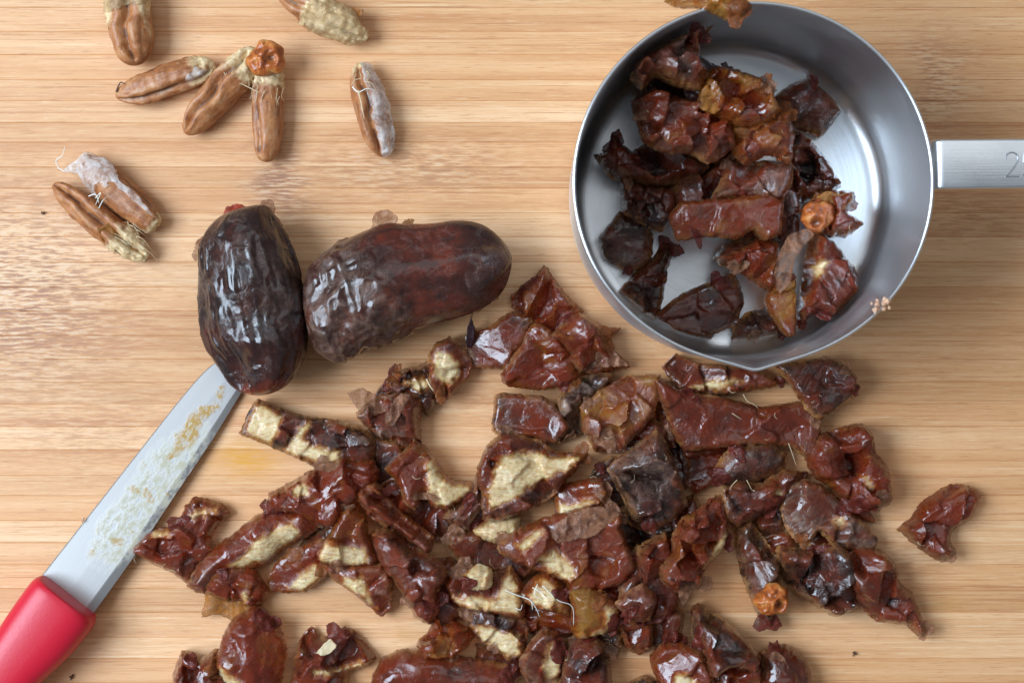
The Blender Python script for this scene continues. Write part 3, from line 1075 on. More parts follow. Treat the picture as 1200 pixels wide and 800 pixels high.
def angd(a, b):
    return (a - b + math.pi) % (2 * math.pi) - math.pi

def place(o, L):
    o.location = (L['c'][0], L['c'][1], 0)
    o.rotation_euler.z = L['ang']

def shell(parent, L, V, keep, off, mat, name='membrane', seed=3, amp=0.4):
    """thin skin over part of a loft: keep(u, ph) > 0 selects it; it stands off by off mm"""
    w = 0.001 * (off + amp * (1 - np.abs(noise(V * 380, seed)) * 2) + 0.3 * amp * noise(V * 1100, seed + 1))
    Q = V + L['N'] * w[:, None]
    kv = keep(L['u'], L['ph']) + 0.16 * fbm(V * 420, seed + 2)
    fm = [len(f) == 4 and max(kv[i] for i in f) > -0.14 for f in L['F']]
    v, f, at = subset(Q, L['F'], fm, {'hole': smooth(0.06, -0.10, kv)})
    return obj(name, make_mesh(name, v, f, mat, at), parent)
# ------------------------------------------------------------------ date stones
PITG = 'date stones lying together on the board'
def ellipse(p0, p1, w, n=26, skew=0.0, tip=1.0):
    a, b = np.array(p0, float), np.array(p1, float)
    e = b - a
    Ln = np.linalg.norm(e)
    e /= Ln
    m = np.array([-e[1], e[0]])
    out = []
    for k in range(n):
        t = 2 * math.pi * k / n
        ct, st_ = math.cos(t), math.sin(t)
        x = 0.5 * Ln * math.copysign(abs(ct) ** 0.92, ct)
        wv = w / 2 * abs(st_) ** (0.85 * tip) * (1 + skew * ct)
        out.append(tuple((a + b) / 2 + e * x + m * math.copysign(wv, st_)))
    return out

def pit(label, p0, p1, w, seed, groove=math.pi / 2, gdepth=0.9, pale=None, skew=0.0, ratio=0.85, dark=0.0, zoff=0.0, wrinkle=0.25, tip=1.0):
    w = w * 0.90
    gdepth = gdepth * 1.5
    L = loft(ellipse(p0, p1, w, 26, skew, tip), p0, p1, ratio, 84, 60, zoff=zoff, zpx=0.004)
    V, u, ph = L['V'], L['u'], L['ph']
    wob = 0.25 * noise(np.column_stack([u * 5, u * 0 + seed]), seed)
    gd = angd(ph, groove + wob)
    env = smooth(0, 0.12, u) * smooth(1, 0.88, u)
    dsp = -gdepth * np.exp(-(gd / 0.20) ** 2) * env + 0.25 * gdepth * np.exp(-((np.abs(gd) - 0.5) / 0.25) ** 2) * env
    dsp = dsp + wrinkle * fbm(V * np.array([260, 520, 520]), seed, 3) * 1.2 + 0.4 * noise(V * 170, seed + 5)
    dsp = dsp + wrinkle * 0.7 * (1 - np.abs(noise(np.column_stack([u * 14, ph * 0.8]), seed + 9))) ** 3 * env
    pl = np.zeros(len(u)) if pale is None else pale(u, ph)
    dsp = dsp + smooth(0.3, 0.7, pl) * (0.35 + 0.5 * fbm(V * 900, seed + 7, 2))
    V = V + L['N'] * (dsp * 0.001)[:, None]
    V[:, 2] -= V[:, 2].min() - 0.00004 - zoff
    dk = np.clip(dark + 0.8 * np.exp(-(gd / 0.10) ** 2) * env * (noise(np.column_stack([u * 9, u * 0]), seed + 2) > -0.1), 0, 1)
    o = obj('date_stone', make_mesh('date_stone', V, L['F'], M_PIT, {'pale': pl, 'dark': dk}))
    place(o, L)
    tag(o, label, 'date stone')
    L['V2'] = V
    o['zt'] = float(V[:, 2].max())
    return o, L

# stone cut by the frame, touching another stone's flank
o, L = pit('deeply grooved date stone with tan wrinkled skin and pale split tip', (148, -24), (160, 78), 58, 11, pale=lambda u, ph: 0.75 - 0.9 * u + 0.25 * np.sin(ph * 3), gdepth=1.3)
shell(o, L, L['V2'], lambda u, ph: 0.30 - np.abs(u - 0.22) * 1.6 - 0.1 * np.abs(angd(ph, 2.4)), 0.2, M_STRAW, seed=4)
o, L = pit('reddish brown date stone lying crosswise with a flaky white streak', (135, 113), (252, 76), 41, 12, groove=2.3, gdepth=0.7, pale=lambda u, ph: u * 0.75 - 0.05, wrinkle=0.4)
shell(o, L, L['V2'], lambda u, ph: 0.22 - np.abs(u - 0.82) * 1.5 - np.abs(angd(ph, 2.1)) * 0.5, 0.2, M_MEMB, seed=6)
fibre(o, [(136, 108, 5), (141, 97, 5), (146, 99, 6)], 0.25, mat=M_SPECK)
o, L = pit('smooth brown date stone with dark slit and woolly tan end', (217, 157), (302, 58), 44, 13, groove=1.25, gdepth=1.2, pale=lambda u, ph: 2.0 * (u - 0.42), skew=0.0, wrinkle=0.15)
for k in range(9):
    fibre(o, [(262 + 3 * k, 84 + 2 * k, 6), (266 + 5 * k, 92 + 2 * k, 7), (271 + 4 * k, 104 - 2 * k, 6)], 0.12)
o, L = pit('upright brown date stone crowned by an orange calyx', (312, 190), (316, 66), 43, 14, groove=0.9, gdepth=0.5, pale=lambda u, ph: 3.0 * (u - 0.52), wrinkle=0.12)
cap(o, 313, 70, 22, 7.0, 26, 3.6, (0.25, -0.02))
for k in range(7):
    fibre(o, [(296 + 6 * k, 101 + (k * 7) % 5, 6), (294 + 6 * k, 114, 7.5), (292 + 7 * k, 116 + (k * 5) % 9, 6.5)], 0.08)
R6 = random.Random(8)
def fray(o, pts, dx, dy, n, z=6.0, r=0.11):
    for k in range(n):
        x, y = R6.choice(pts)
        x += R6.uniform(-5, 5)
        y += R6.uniform(-5, 5)
        l = R6.uniform(0.5, 1.2)
        fibre(o, [(x, y, z), (x + dx * l * 0.5 + R6.uniform(-3, 3), y + dy * l * 0.5 + R6.uniform(-3, 3), z + R6.uniform(0, 1)), (x + dx * l + R6.uniform(-4, 4), y + dy * l + R6.uniform(-4, 4), z - R6.uniform(0, 1.5))], r * R6.uniform(0.7, 1.4))
fray(o, [(300, 112), (312, 108), (324, 112)], -2, 14, 7, 8.0, 0.07)
o, L = pit('date stone wrapped in pale straw husk with dark spots', (322, -10), (431, 46), 40, 15, groove=1.9, gdepth=0.6, pale=lambda u, ph: 3.0 * (u - 0.18), wrinkle=0.3, tip=1.6)
shell(o, L, L['V2'], lambda u, ph: 0.55 - np.abs(u - 0.72) * 1.5 - 0.25 * (noise(np.column_stack([u * 16, ph * 2.5]), 5) > 0.35), 0.35, M_STRAW, seed=8, amp=0.5)
sheet(o, [(398, 18), (412, 10), (428, 14), (420, 24), (406, 28)], 4.0, M_AMBER, (1, -1, 2), 0.6, 31, 'husk')
o, L = pit('narrow brown date stone with white papery membrane along one side', (420, 74), (449, 184), 42, 16, groove=1.65, gdepth=1.2, pale=lambda u, ph: 1.2 * (0.30 - u) + 0.2, wrinkle=0.15, tip=1.1)
shell(o, L, L['V2'], lambda u, ph: np.where((angd(ph, 0.85) > 0), 0.35 - 1.0 * np.abs(angd(ph, 1.05)), 0.35 - 0.3 * np.abs(angd(ph, 0.4))) - 0.25 * (0.25 - u), 0.55, M_MEMB, seed=9, amp=0.5)
sheet(o, [(436, 168), (446, 160), (462, 148), (463, 160), (457, 180), (447, 185)], 2.0, M_MEMB, (0, -1, 2.5), 0.5, 33, 'membrane')
fibre(o, [(413, 102, 9), (420, 108, 10.5), (430, 104, 10.5), (440, 106, 9.5)], 0.2, mat=M_THREAD)
fibre(o, [(420, 106, 10.5), (424, 124, 11), (427, 140, 10.5)], 0.22)
for (q0, q1, q2) in [((412, 100, 8), (416, 94, 9), (424, 92, 10)), ((428, 96, 10), (436, 98, 10), (444, 112, 8))]:
    fibre(o, [q0, q1, q2], 0.15)
fray(o, [(420, 84), (430, 88)], 4, 14, 5, 9.0)
oA, L = pit('plump brown date stone with white membrane hood on its blunt end', (94, 184), (184, 267), 43, 17, groove=0.25, gdepth=0.6, pale=lambda u, ph: 4.0 * (u - 0.80), wrinkle=0.12, skew=0.05)
shell(oA, L, L['V2'], lambda u, ph: 0.32 - u * 1.05 + 0.10 * np.sin(ph), 0.5, M_MEMB, seed=12, amp=0.5)
shell(oA, L, L['V2'], lambda u, ph: 0.16 - np.abs(angd(ph, 1.1)) * 0.9 - 0.3 * np.abs(u - 0.5), 0.45, M_MEMB, seed=13, amp=0.5)
sheet(oA, [(74, 200), (88, 190), (104, 184), (112, 196), (106, 212), (96, 205), (82, 203)], 3.0, M_MEMB, (1, 0, 3), 0.5, 35, 'membrane')
fibre(oA, [(76, 201, 3), (68, 196, 3), (66, 188, 3.5), (73, 182, 4), (76, 172, 4.5)], 0.15, mat=M_THREAD)
fibre(oA, [(66, 188, 3.5), (74, 184, 4), (80, 182, 4)], 0.12)
oB, L = pit('tan brown date stone with frayed straw coloured end beside hooded stone', (62, 216), (172, 304), 39, 18, groove=1.35, gdepth=1.3, pale=lambda u, ph: 2.2 * (u - 0.42), wrinkle=0.45)
R5 = random.Random(5)
for k in range(26):
    x, y = 120 + R5.uniform(0, 42), 258 + R5.uniform(0, 30)
    fibre(oB, [(x, y, 6 + R5.uniform(-2, 2)), (x + 10 + R5.uniform(-4, 4), y + 8 + R5.uniform(-4, 4), 6), (x + 20 + R5.uniform(-4, 8), y + 14 + R5.uniform(-6, 8), 3.5)], R5.uniform(0.06, 0.16))
sheet(oB, [(118, 270), (134, 262), (150, 276), (170, 300), (160, 306), (140, 298), (124, 284)], 3.5, M_AMBER, (-1, -1, 4), 0.9, 37, 'husk')
for q in [[(112, 232, 9), (118, 226, 11), (112, 240, 11)], [(116, 244, 10), (120, 236, 12), (126, 230, 10)], [(104, 230, 10), (112, 228, 11), (116, 238, 11)]]:
    fibre(oB, q, 0.16, mat=M_THREAD)

# ------------------------------------------------------------------ the two whole dates
def whole_date(label, poly, p0, p1, seed, ratio, tone, dull, long_amp, dents, zoff=0.0, extra=None, tonef=None, dullf=None):
    L = loft(poly, p0, p1, ratio, 190, 150, zoff=zoff, zpx=0.010)
    V, u, ph = L['V'], L['u'], L['ph']
    env = smooth(0, 0.10, u) * smooth(1, 0.92, u) * 0.9 + 0.1
    cyl = np.column_stack([u * 3.2, np.cos(ph) * 1.9, np.sin(ph) * 1.9])
    wv = cyl + 0.18 * np.column_stack([fbm(cyl * 1.3, seed), fbm(cyl * 1.3 + 7, seed + 1), fbm(cyl * 1.3 + 3, seed + 2)])
    ridge = (1 - np.abs(noise(wv * np.array([1.0, 2.2, 2.2]), seed + 3))) ** 3
    ridge2 = (1 - np.abs(noise(wv * np.array([2.6, 4.6, 4.6]) + 11, seed + 4))) ** 3
    big = noise(cyl * 1.1 + 4, seed + 6)
    patch = smooth(-0.25, 0.35, noise(cyl * 1.4 + 21, seed + 12))
    cross = (1 - np.abs(noise(wv * np.array([3.4, 1.6, 1.6]) + 5, seed + 13))) ** 4
    tiny = (1 - np.abs(noise(wv * 7.0, seed + 14))) ** 3
    dsp = long_amp * (1.2 * ridge * (0.35 + 0.65 * patch) + 0.6 * ridge2 * patch + 0.8 * cross * (1 - patch) + 0.22 * tiny - 0.7) + 0.8 * big + 0.05 * fbm(V * 1500, seed + 8)
    for (du, dp, su, sp_, amp) in dents:
        dsp = dsp + amp * np.exp(-((u - du) / su) ** 2 - (angd(ph, dp) / sp_) ** 2)
    if extra is not None:
        dsp = dsp + extra(u, ph, V)
    V = V + L['N'] * (dsp * env * 0.001)[:, None]
    z0 = V[:, 2].min()
    V[:, 2] -= z0 - zoff - 0.00004
    V[:, 2] = np.maximum(V[:, 2], zoff + 0.00004)
    tn = tone + 0.12 * fbm(V * 130, seed + 9) - 0.10 * ridge
    if tonef:
        tn = tn + tonef(u, ph)
    dl = dull * (0.5 + 1.2 * fbm(V * 150, seed + 10)) + 1.3 * dull * np.maximum(ridge2 ** 2, cross ** 2)
    if dullf:
        dl = dl + dullf(u, ph)
    o = obj('date', make_mesh('date', V, L['F'], M_WHOLE, {'tone': np.clip(tn, 0, 1), 'dull': np.clip(dl, 0, 1), 'edge': np.zeros(len(u)), 'flesh': np.zeros(len(u))}))
    place(o, L)
    tag(o, label, 'date')
    L['V2'] = V
    return o, L

D1 = [(236, 300), (240, 280), (257, 257), (280, 246), (308, 241), (321, 249), (337, 280), (352, 320), (360, 362), (362, 407), (347, 443), (321, 460), (292, 462), (272, 450), (251, 418), (241, 388), (236, 345)]
o, L = whole_date('whole wrinkled date with dark glossy hollows, resting on the knife tip', D1, (282, 242), (308, 463), 41, 0.80, 0.06, 0.14, 0.45,
                  [(0.80, 2.25, 0.14, 0.55, -3.2), (0.72, 1.75, 0.05, 0.9, 0.9), (0.35, 2.6, 0.25, 0.35, -1.2), (0.60, 1.5, 0.08, 0.5, -1.0), (0.93, 2.6, 0.08, 0.4, -1.2)],
                  zoff=0.0012, tonef=lambda u, ph: 0.08 * (u > 0.62) + 0.3 * smooth(0.9, 1.0, u), dullf=lambda u, ph: -0.3 * smooth(0.55, 0.75, u))
sheet(o, [(262, 252), (266, 243), (278, 239), (290, 242), (284, 250), (272, 256)], 9, mat_papery('red_date_skin', (0.50, 0.07, 0.03), 0.1, 0.3), (0, -1, 2), 0.7, 51)
sheet(o, [(304, 250), (308, 237), (318, 234), (324, 240), (322, 254), (312, 258)], 10, M_SKIN, (0, -1, 3), 0.8, 52)
sheet(o, [(226, 300), (232, 282), (240, 276), (242, 290), (238, 304), (230, 306)], 7, M_SKIN, (-1, 0, 2), 0.7, 53)
sheet(o, [(262, 292), (270, 286), (276, 290), (270, 297)], 17.5, M_SKIN, (0, -1, 0.6), 0.3, 54)
for q in [[(300, 300, 20), (312, 296, 20), (322, 310, 18)], [(298, 286, 20), (306, 296, 20.5), (302, 316, 20.5)], [(280, 330, 20), (296, 342, 20), (306, 348, 20)]]:
    fibre(o, [(x, y, z - 1.2) for x, y, z in q], 0.10, mat=M_SKIN)

D2 = [(357, 342), (368, 312), (396, 288), (432, 269), (455, 261), (475, 262), (505, 262), (538, 259), (565, 264), (588, 281), (600, 304), (592, 335), (571, 357), (538, 371), (488, 385), (453, 403), (420, 413), (396, 420), (371, 410), (361, 378)]
def peel(u, ph, V):
    # the skin of the left part stands a little proud of the bare right part
    e = 0.38 + 0.10 * fbm(np.column_stack([np.cos(ph) * 2.4, np.sin(ph) * 2.4]), 3) - 0.10 * np.cos(ph)
    return 0.45 * smooth(e + 0.01, e - 0.01, u) + smooth(e, e - 0.05, u) * (0.75 * (1 - np.abs(noise(np.column_stack([u * 11, np.cos(ph) * 2.6, np.sin(ph) * 2.6]), 8))) ** 2 + 0.5 * (1 - np.abs(noise(np.column_stack([u * 26, np.cos(ph) * 5, np.sin(ph) * 5]), 9))) ** 3 - 0.5)
o, L = whole_date('whole date with torn peeling skin over a smooth dark red body', D2, (352, 372), (602, 304), 45, 0.86, 0.17, 0.02, 0.11,
                  [(0.78, 1.9, 0.08, 0.35, -1.2), (0.86, 1.7, 0.05, 0.5, 0.9), (0.18, 2.0, 0.09, 0.35, -1.5), (0.12, 1.3, 0.08, 0.4, -1.0), (0.5, -0.2, 0.4, 0.35, -1.2)],
                  extra=peel, tonef=lambda u, ph: 0.10 * smooth(0.35, 0.45, u) * smooth(0.85, 0.7, u), dullf=lambda u, ph: 0.50 * smooth(0.46 - 0.10 * np.cos(ph), 0.34 - 0.10 * np.cos(ph), u) + 0.12 * smooth(0.75, 0.9, u))
sheet(o, [(434, 290), (436, 262), (442, 249), (456, 247), (468, 256), (462, 268), (455, 276), (452, 296), (446, 300)], 15.5, M_SKIN, (0, -1, 3), 1.0, 56)
sheet(o, [(400, 300), (416, 288), (436, 280), (444, 296), (440, 314), (428, 322), (412, 312)], 18.5, M_SKIN, (1, -1, 1.5), 0.9, 75)
sheet(o, [(362, 332), (372, 312), (384, 304), (378, 320), (368, 338)], 12, M_SKIN, (-1, -1, 1), 0.8, 57)
sheet(o, [(470, 264), (478, 256), (486, 258), (480, 268)], 12, M_AMBER, (0, -1, 1.5), 0.5, 58)
sheet(o, [(372, 412), (400, 408), (428, 408), (412, 416), (398, 424), (392, 418)], 2.5, M_SKIN, (0, -1, 2), 0.8, 59)
sheet(o, [(552, 360), (558, 346), (572, 340), (588, 338), (584, 350), (570, 358), (560, 366)], 6.0, M_AMBER, (-1, 1, 1.5), 0.8, 60)
fibre(o, [(552, 372, 5), (556, 360, 10), (562, 346, 14), (566, 336, 16)], 0.3, mat=M_SKIN)
fibre(o, [(470, 390, 4), (500, 381, 5), (530, 372, 6), (552, 361, 8), (566, 352, 10)], 0.35, mat=M_SKIN)
fibre(o, [(541, 266, 14), (551, 272, 15), (560, 284, 15), (572, 300, 14)], 0.2, mat=M_SKIN)
# ------------------------------------------------------------------ chopped dates on the board, lowest first
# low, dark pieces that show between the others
piece('black brown scrap standing in for shade under the big frosted chunk', [(722, 600), (745, 604), (772, 612), (796, 604), (790, 626), (762, 642), (735, 642), (722, 625)], 0.02, 'skin', 3.5)  # added dark sheet, fills the shadow area between the pieces
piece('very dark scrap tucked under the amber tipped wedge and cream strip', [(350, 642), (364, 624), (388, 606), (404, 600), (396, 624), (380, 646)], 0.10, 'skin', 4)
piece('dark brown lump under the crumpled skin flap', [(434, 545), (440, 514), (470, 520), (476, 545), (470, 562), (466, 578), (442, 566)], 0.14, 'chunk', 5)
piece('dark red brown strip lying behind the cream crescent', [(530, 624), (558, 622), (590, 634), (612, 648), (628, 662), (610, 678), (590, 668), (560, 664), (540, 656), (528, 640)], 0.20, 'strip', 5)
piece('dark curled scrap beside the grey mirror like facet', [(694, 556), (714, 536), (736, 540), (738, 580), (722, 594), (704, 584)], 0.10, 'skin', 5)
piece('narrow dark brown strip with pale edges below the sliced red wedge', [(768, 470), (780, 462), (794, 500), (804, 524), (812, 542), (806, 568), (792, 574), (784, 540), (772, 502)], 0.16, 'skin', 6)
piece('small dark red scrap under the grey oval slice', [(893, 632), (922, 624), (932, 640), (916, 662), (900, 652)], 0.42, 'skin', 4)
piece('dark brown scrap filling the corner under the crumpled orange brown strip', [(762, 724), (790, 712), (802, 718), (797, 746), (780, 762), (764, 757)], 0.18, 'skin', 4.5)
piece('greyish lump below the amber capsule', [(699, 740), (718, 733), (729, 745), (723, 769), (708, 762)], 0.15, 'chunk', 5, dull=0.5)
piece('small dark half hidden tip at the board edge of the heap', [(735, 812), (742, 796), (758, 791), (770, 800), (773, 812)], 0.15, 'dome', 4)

# more scraps low in the heap, seen in the gaps
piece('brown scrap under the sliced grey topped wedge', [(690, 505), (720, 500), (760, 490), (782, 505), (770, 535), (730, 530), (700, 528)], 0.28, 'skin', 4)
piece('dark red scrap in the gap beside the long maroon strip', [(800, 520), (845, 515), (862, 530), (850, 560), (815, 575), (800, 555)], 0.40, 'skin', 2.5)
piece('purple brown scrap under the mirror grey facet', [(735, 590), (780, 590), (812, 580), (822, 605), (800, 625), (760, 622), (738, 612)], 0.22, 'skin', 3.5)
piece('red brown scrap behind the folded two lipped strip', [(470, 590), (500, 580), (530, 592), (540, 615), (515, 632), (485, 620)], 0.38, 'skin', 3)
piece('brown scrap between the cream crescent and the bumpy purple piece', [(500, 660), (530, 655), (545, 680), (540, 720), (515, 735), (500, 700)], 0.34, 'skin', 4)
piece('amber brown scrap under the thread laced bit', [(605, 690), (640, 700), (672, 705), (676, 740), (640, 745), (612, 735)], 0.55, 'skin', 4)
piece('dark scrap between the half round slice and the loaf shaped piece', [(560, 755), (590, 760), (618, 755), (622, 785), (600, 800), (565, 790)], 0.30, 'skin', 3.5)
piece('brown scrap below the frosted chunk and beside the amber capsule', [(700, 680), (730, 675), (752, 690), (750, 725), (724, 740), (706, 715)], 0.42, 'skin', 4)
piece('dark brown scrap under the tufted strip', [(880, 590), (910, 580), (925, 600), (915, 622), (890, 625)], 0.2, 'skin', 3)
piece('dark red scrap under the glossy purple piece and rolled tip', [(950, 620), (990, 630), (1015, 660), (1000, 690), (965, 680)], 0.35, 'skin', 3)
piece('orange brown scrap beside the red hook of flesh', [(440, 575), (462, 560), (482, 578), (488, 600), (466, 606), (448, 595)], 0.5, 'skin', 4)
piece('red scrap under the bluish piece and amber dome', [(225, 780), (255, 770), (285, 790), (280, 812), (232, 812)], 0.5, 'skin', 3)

# left arm of the heap
p = piece('red brown piece touching the knife edge, with white streaked rim', [(158, 642), (178, 621), (208, 615), (218, 594), (230, 584), (258, 593), (266, 603), (250, 620), (246, 632), (255, 642), (238, 660), (224, 682), (200, 667), (170, 653)], 0.46, 'skin', 6.5,
      [[(223, 604), (231, 596), (256, 595), (259, 601), (240, 605), (228, 608)], [(180, 621), (200, 618), (203, 626), (190, 630), (181, 627)]], tvar=0.25)
fibre(p, [(161, 640, 5), (165, 646, 5.5), (170, 648, 5)], 0.45)
piece('brown strip with translucent yellow flesh along its lower side', [(320, 690), (316, 676), (330, 654), (350, 642), (380, 630), (388, 656), (380, 674), (360, 690), (342, 692)], 0.50, 'strip', 5,
      [[(345, 677), (370, 658), (384, 660), (374, 680), (356, 691), (336, 689)]])
p = piece('long strip with plump pale yellow cut face and orange tip', [(224, 682), (236, 660), (255, 640), (280, 622), (300, 606), (325, 598), (352, 597), (370, 614), (366, 624), (352, 632), (332, 642), (322, 652), (310, 662), (290, 666), (262, 674), (245, 693), (232, 688)], 0.55, 'dome', 8.5,
      [[(270, 660), (284, 650), (300, 632), (330, 612), (346, 608), (356, 622), (345, 634), (328, 643), (318, 656), (300, 658), (284, 666)]], dull=0.35)
p = piece('crinkled glossy lump with a tan amber skin sheet hanging from it', [(244, 692), (255, 668), (275, 663), (300, 667), (314, 690), (304, 707), (294, 711), (276, 706)], 0.48, 'crump', 6.5, [[(286, 690), (292, 684), (296, 696), (292, 708), (284, 702)]])
sheet(p, [(246, 680), (240, 705), (236, 723), (254, 719), (272, 726), (287, 719), (298, 709), (282, 694), (262, 686)], 2.2, M_AMBER, (0.3, -1, 2.5), 0.5, 61)
piece('bluish glossy crumpled piece beside the amber dome', [(204, 790), (214, 764), (235, 770), (254, 761), (259, 775), (268, 795), (272, 812), (206, 812)], 0.40, 'crump', 7)
piece('large amber brown dome with finely combed skin and cream rim', [(257, 768), (265, 743), (274, 727), (289, 717), (299, 710), (316, 721), (329, 743), (333, 766), (327, 794), (325, 808), (295, 812), (268, 796), (257, 778)], 0.62, 'dome', 10.5,
      [[(256, 770), (268, 779), (290, 796), (302, 812), (268, 812), (258, 792)]], axis=70, tvar=0.2)
p = piece('hollow crescent piece with pale rim and a white flake inside', [(346, 812), (347, 770), (354, 750), (366, 736), (377, 748), (392, 747), (400, 737), (414, 741), (427, 757), (437, 769), (428, 780), (408, 787), (404, 812)], 0.40, 'skin', 8,
      [[(368, 779), (395, 781), (425, 773), (429, 779), (400, 787), (370, 787)]], dip=(402, 760, 26, 5))
sheet(p, [(370, 766), (378, 756), (387, 747), (396, 754), (388, 764), (378, 768)], 7.0, M_FIBRE, (1, -1, 1.5), 0.5, 62, 'pale_flake')
piece('dark red loaf shaped piece at the foot of the heap', [(441, 812), (442, 790), (452, 773), (470, 762), (500, 761), (530, 768), (562, 772), (592, 777), (595, 800), (592, 812)], 0.45, 'dome', 9, axis=0)

p = piece('strip of square cream flesh blocks in dark skin', [(288, 508), (302, 474), (309, 470), (336, 482), (366, 489), (394, 492), (414, 499), (430, 506), (437, 520), (432, 539), (408, 543), (378, 547), (340, 530), (310, 517)], 0.22, 'chunk', 6.5,
      [[(288, 507), (302, 473), (309, 470), (334, 486), (329, 510), (318, 519)], [(335, 528), (351, 500), (365, 490), (368, 498), (357, 513), (366, 519), (400, 526), (404, 538), (378, 543), (352, 535)]], tvar=0.2)
piece('dark fibrous strip with a cream cut spot next to the frosted cream slice', [(440, 466), (450, 450), (466, 437), (500, 425), (509, 427), (513, 452), (508, 474), (500, 486), (486, 470), (460, 462)], 0.13, 'crump', 6,
      [[(473, 449), (486, 442), (498, 440), (505, 446), (500, 461), (488, 458)]])
p = piece('small slice with bright cream face and violet frosted edge', [(504, 416), (512, 404), (528, 397), (544, 411), (552, 426), (548, 441), (536, 453), (524, 466), (512, 461), (504, 438)], 0.36, 'chunk', 7.5,
      [[(507, 414), (514, 409), (527, 413), (539, 424), (541, 438), (532, 450), (520, 449), (510, 438)]])
fibre(p, [(500, 444, 6), (504, 452, 7), (512, 462, 6), (521, 468, 4)], 0.28)
piece('red brown glossy log below the cream flesh block strip', [(318, 598), (321, 577), (343, 565), (360, 555), (380, 546), (400, 537), (434, 540), (441, 558), (430, 578), (414, 592), (396, 613), (372, 615), (352, 600), (330, 599)], 0.52, 'skin', 9,
      [[(344, 573), (357, 560), (368, 564), (365, 579), (350, 581)]], axis=28, tvar=0.22)
p = piece('brown lump under a lifted translucent skin flap', [(420, 485), (436, 470), (452, 462), (474, 458), (493, 468), (491, 490), (491, 518), (470, 523), (446, 513), (431, 499)], 0.36, 'crump', 7, dull=0.45)
sheet(p, [(408, 460), (425, 454), (447, 464), (462, 462), (456, 480), (441, 486), (424, 490), (418, 476)], 6.5, M_SKIN, (-1, -0.4, 2.0), 1.0, 63)
sheet(p, [(452, 486), (470, 460), (482, 462), (470, 484), (462, 498), (452, 500)], 9.0, M_SKIN, (0, -1, 1.5), 1.0, 64)
p = piece('red and cream hook of flesh next to the frosted dark lump', [(456, 549), (470, 534), (488, 518), (500, 525), (510, 536), (520, 555), (530, 562), (552, 565), (556, 574), (540, 583), (522, 593), (506, 589), (498, 574), (490, 592), (478, 586), (470, 562)], 0.50, 'chunk', 8,
      [[(499, 541), (509, 534), (517, 552), (530, 563), (554, 566), (556, 575), (530, 590), (510, 590), (502, 570)]])
piece('lengthwise folded brown strip with two raised lips', [(421, 577), (430, 569), (444, 565), (462, 589), (480, 605), (506, 625), (501, 647), (490, 645), (474, 629), (454, 617), (438, 607), (424, 591)], 0.50, 'fold', 8, axis=-40, dull=0.3)
piece('wedge with amber top and crumbly cream base', [(376, 645), (390, 622), (402, 600), (410, 592), (428, 603), (433, 630), (443, 652), (434, 660), (404, 660), (380, 653)], 0.60, 'chunk', 9,
      [[(375, 646), (387, 629), (400, 633), (431, 639), (438, 658), (404, 661), (380, 656)]])
piece('small wedge with white fibrous cut side and dark lower edge', [(382, 658), (410, 661), (446, 660), (460, 676), (457, 708), (447, 720), (436, 711), (416, 693), (396, 679)], 0.52, 'chunk', 6.5,
      [[(401, 667), (412, 670), (428, 672), (436, 700), (446, 712), (436, 709), (418, 692), (404, 682)]], dull=0.3)
piece('long glossy purple brown piece with bumpy ridge', [(436, 630), (446, 621), (462, 622), (478, 638), (502, 647), (514, 656), (525, 668), (514, 688), (513, 712), (503, 726), (486, 719), (478, 700), (466, 684), (450, 664), (440, 647)], 0.42, 'skin', 11, axis=-45, dull=0.3)
piece('shiny curled piece, half white glare and half orange', [(490, 751), (502, 740), (510, 725), (530, 727), (557, 740), (547, 755), (530, 767), (500, 766)], 0.58, 'crump', 8, tvar=0.25)

# top of the heap
piece('thin ruby red skin triangle with folded pale tip', [(638, 313), (652, 333), (666, 350), (681, 364), (664, 384), (646, 398), (638, 384), (619, 374), (603, 361), (601, 347), (613, 338), (626, 329)], 0.56, 'skin', 4.5, tvar=0.1)
p = piece('dark maroon folded sheet touching the peeling whole date', [(547, 409), (552, 385), (566, 388), (596, 368), (618, 371), (622, 380), (613, 402), (602, 416), (598, 430), (575, 430), (550, 425)], 0.36, 'strip', 5)
sheet(p, [(546, 408), (547, 388), (552, 372), (557, 384), (556, 398), (552, 410)], 3.0, mat_papery('dark_skin', (0.06, 0.025, 0.03), 0.05, 0.12), (0, -1, 4), 0.4, 65)
piece('ruby piece with amber scalloped lip joined under the red triangle', [(627, 380), (638, 385), (652, 396), (662, 408), (674, 440), (662, 451), (627, 454), (594, 449), (590, 438), (599, 422), (613, 401), (621, 386)], 0.58, 'chunk', 7.5, tvar=0.2)
p = piece('wrinkled red piece with tan torn end pointing at the cup', [(648, 394), (680, 368), (701, 381), (710, 385), (726, 386), (712, 398), (718, 409), (737, 428), (724, 431), (697, 435), (680, 435), (669, 418), (657, 402)], 0.45, 'skin', 7, axis=-20, dull=0.3)
sheet(p, [(680, 420), (700, 412), (718, 410), (726, 418), (736, 428), (722, 430), (700, 430), (684, 432)], 6.5, M_SKIN, (0, -1, 1.0), 0.5, 66)
piece('dark crumpled strip with silvery frost between two red pieces', [(653, 472), (666, 450), (688, 441), (717, 439), (712, 451), (698, 465), (682, 478), (685, 505), (672, 512), (656, 517), (652, 490)], 0.10, 'crump', 6.5, dull=0.5)
piece('smooth square purple brown skin piece', [(578, 502), (582, 466), (592, 462), (634, 465), (650, 478), (663, 500), (648, 517), (620, 510), (598, 510), (584, 508)], 0.34, 'strip', 7, dull=0.25)
piece('sliced wedge with grey top and orange red underside', [(684, 502), (682, 477), (696, 465), (704, 457), (732, 443), (769, 442), (770, 464), (760, 487), (744, 505), (726, 525), (706, 517), (688, 506)], 0.62, 'chunk', 9, dull=0.35, tvar=0.28)
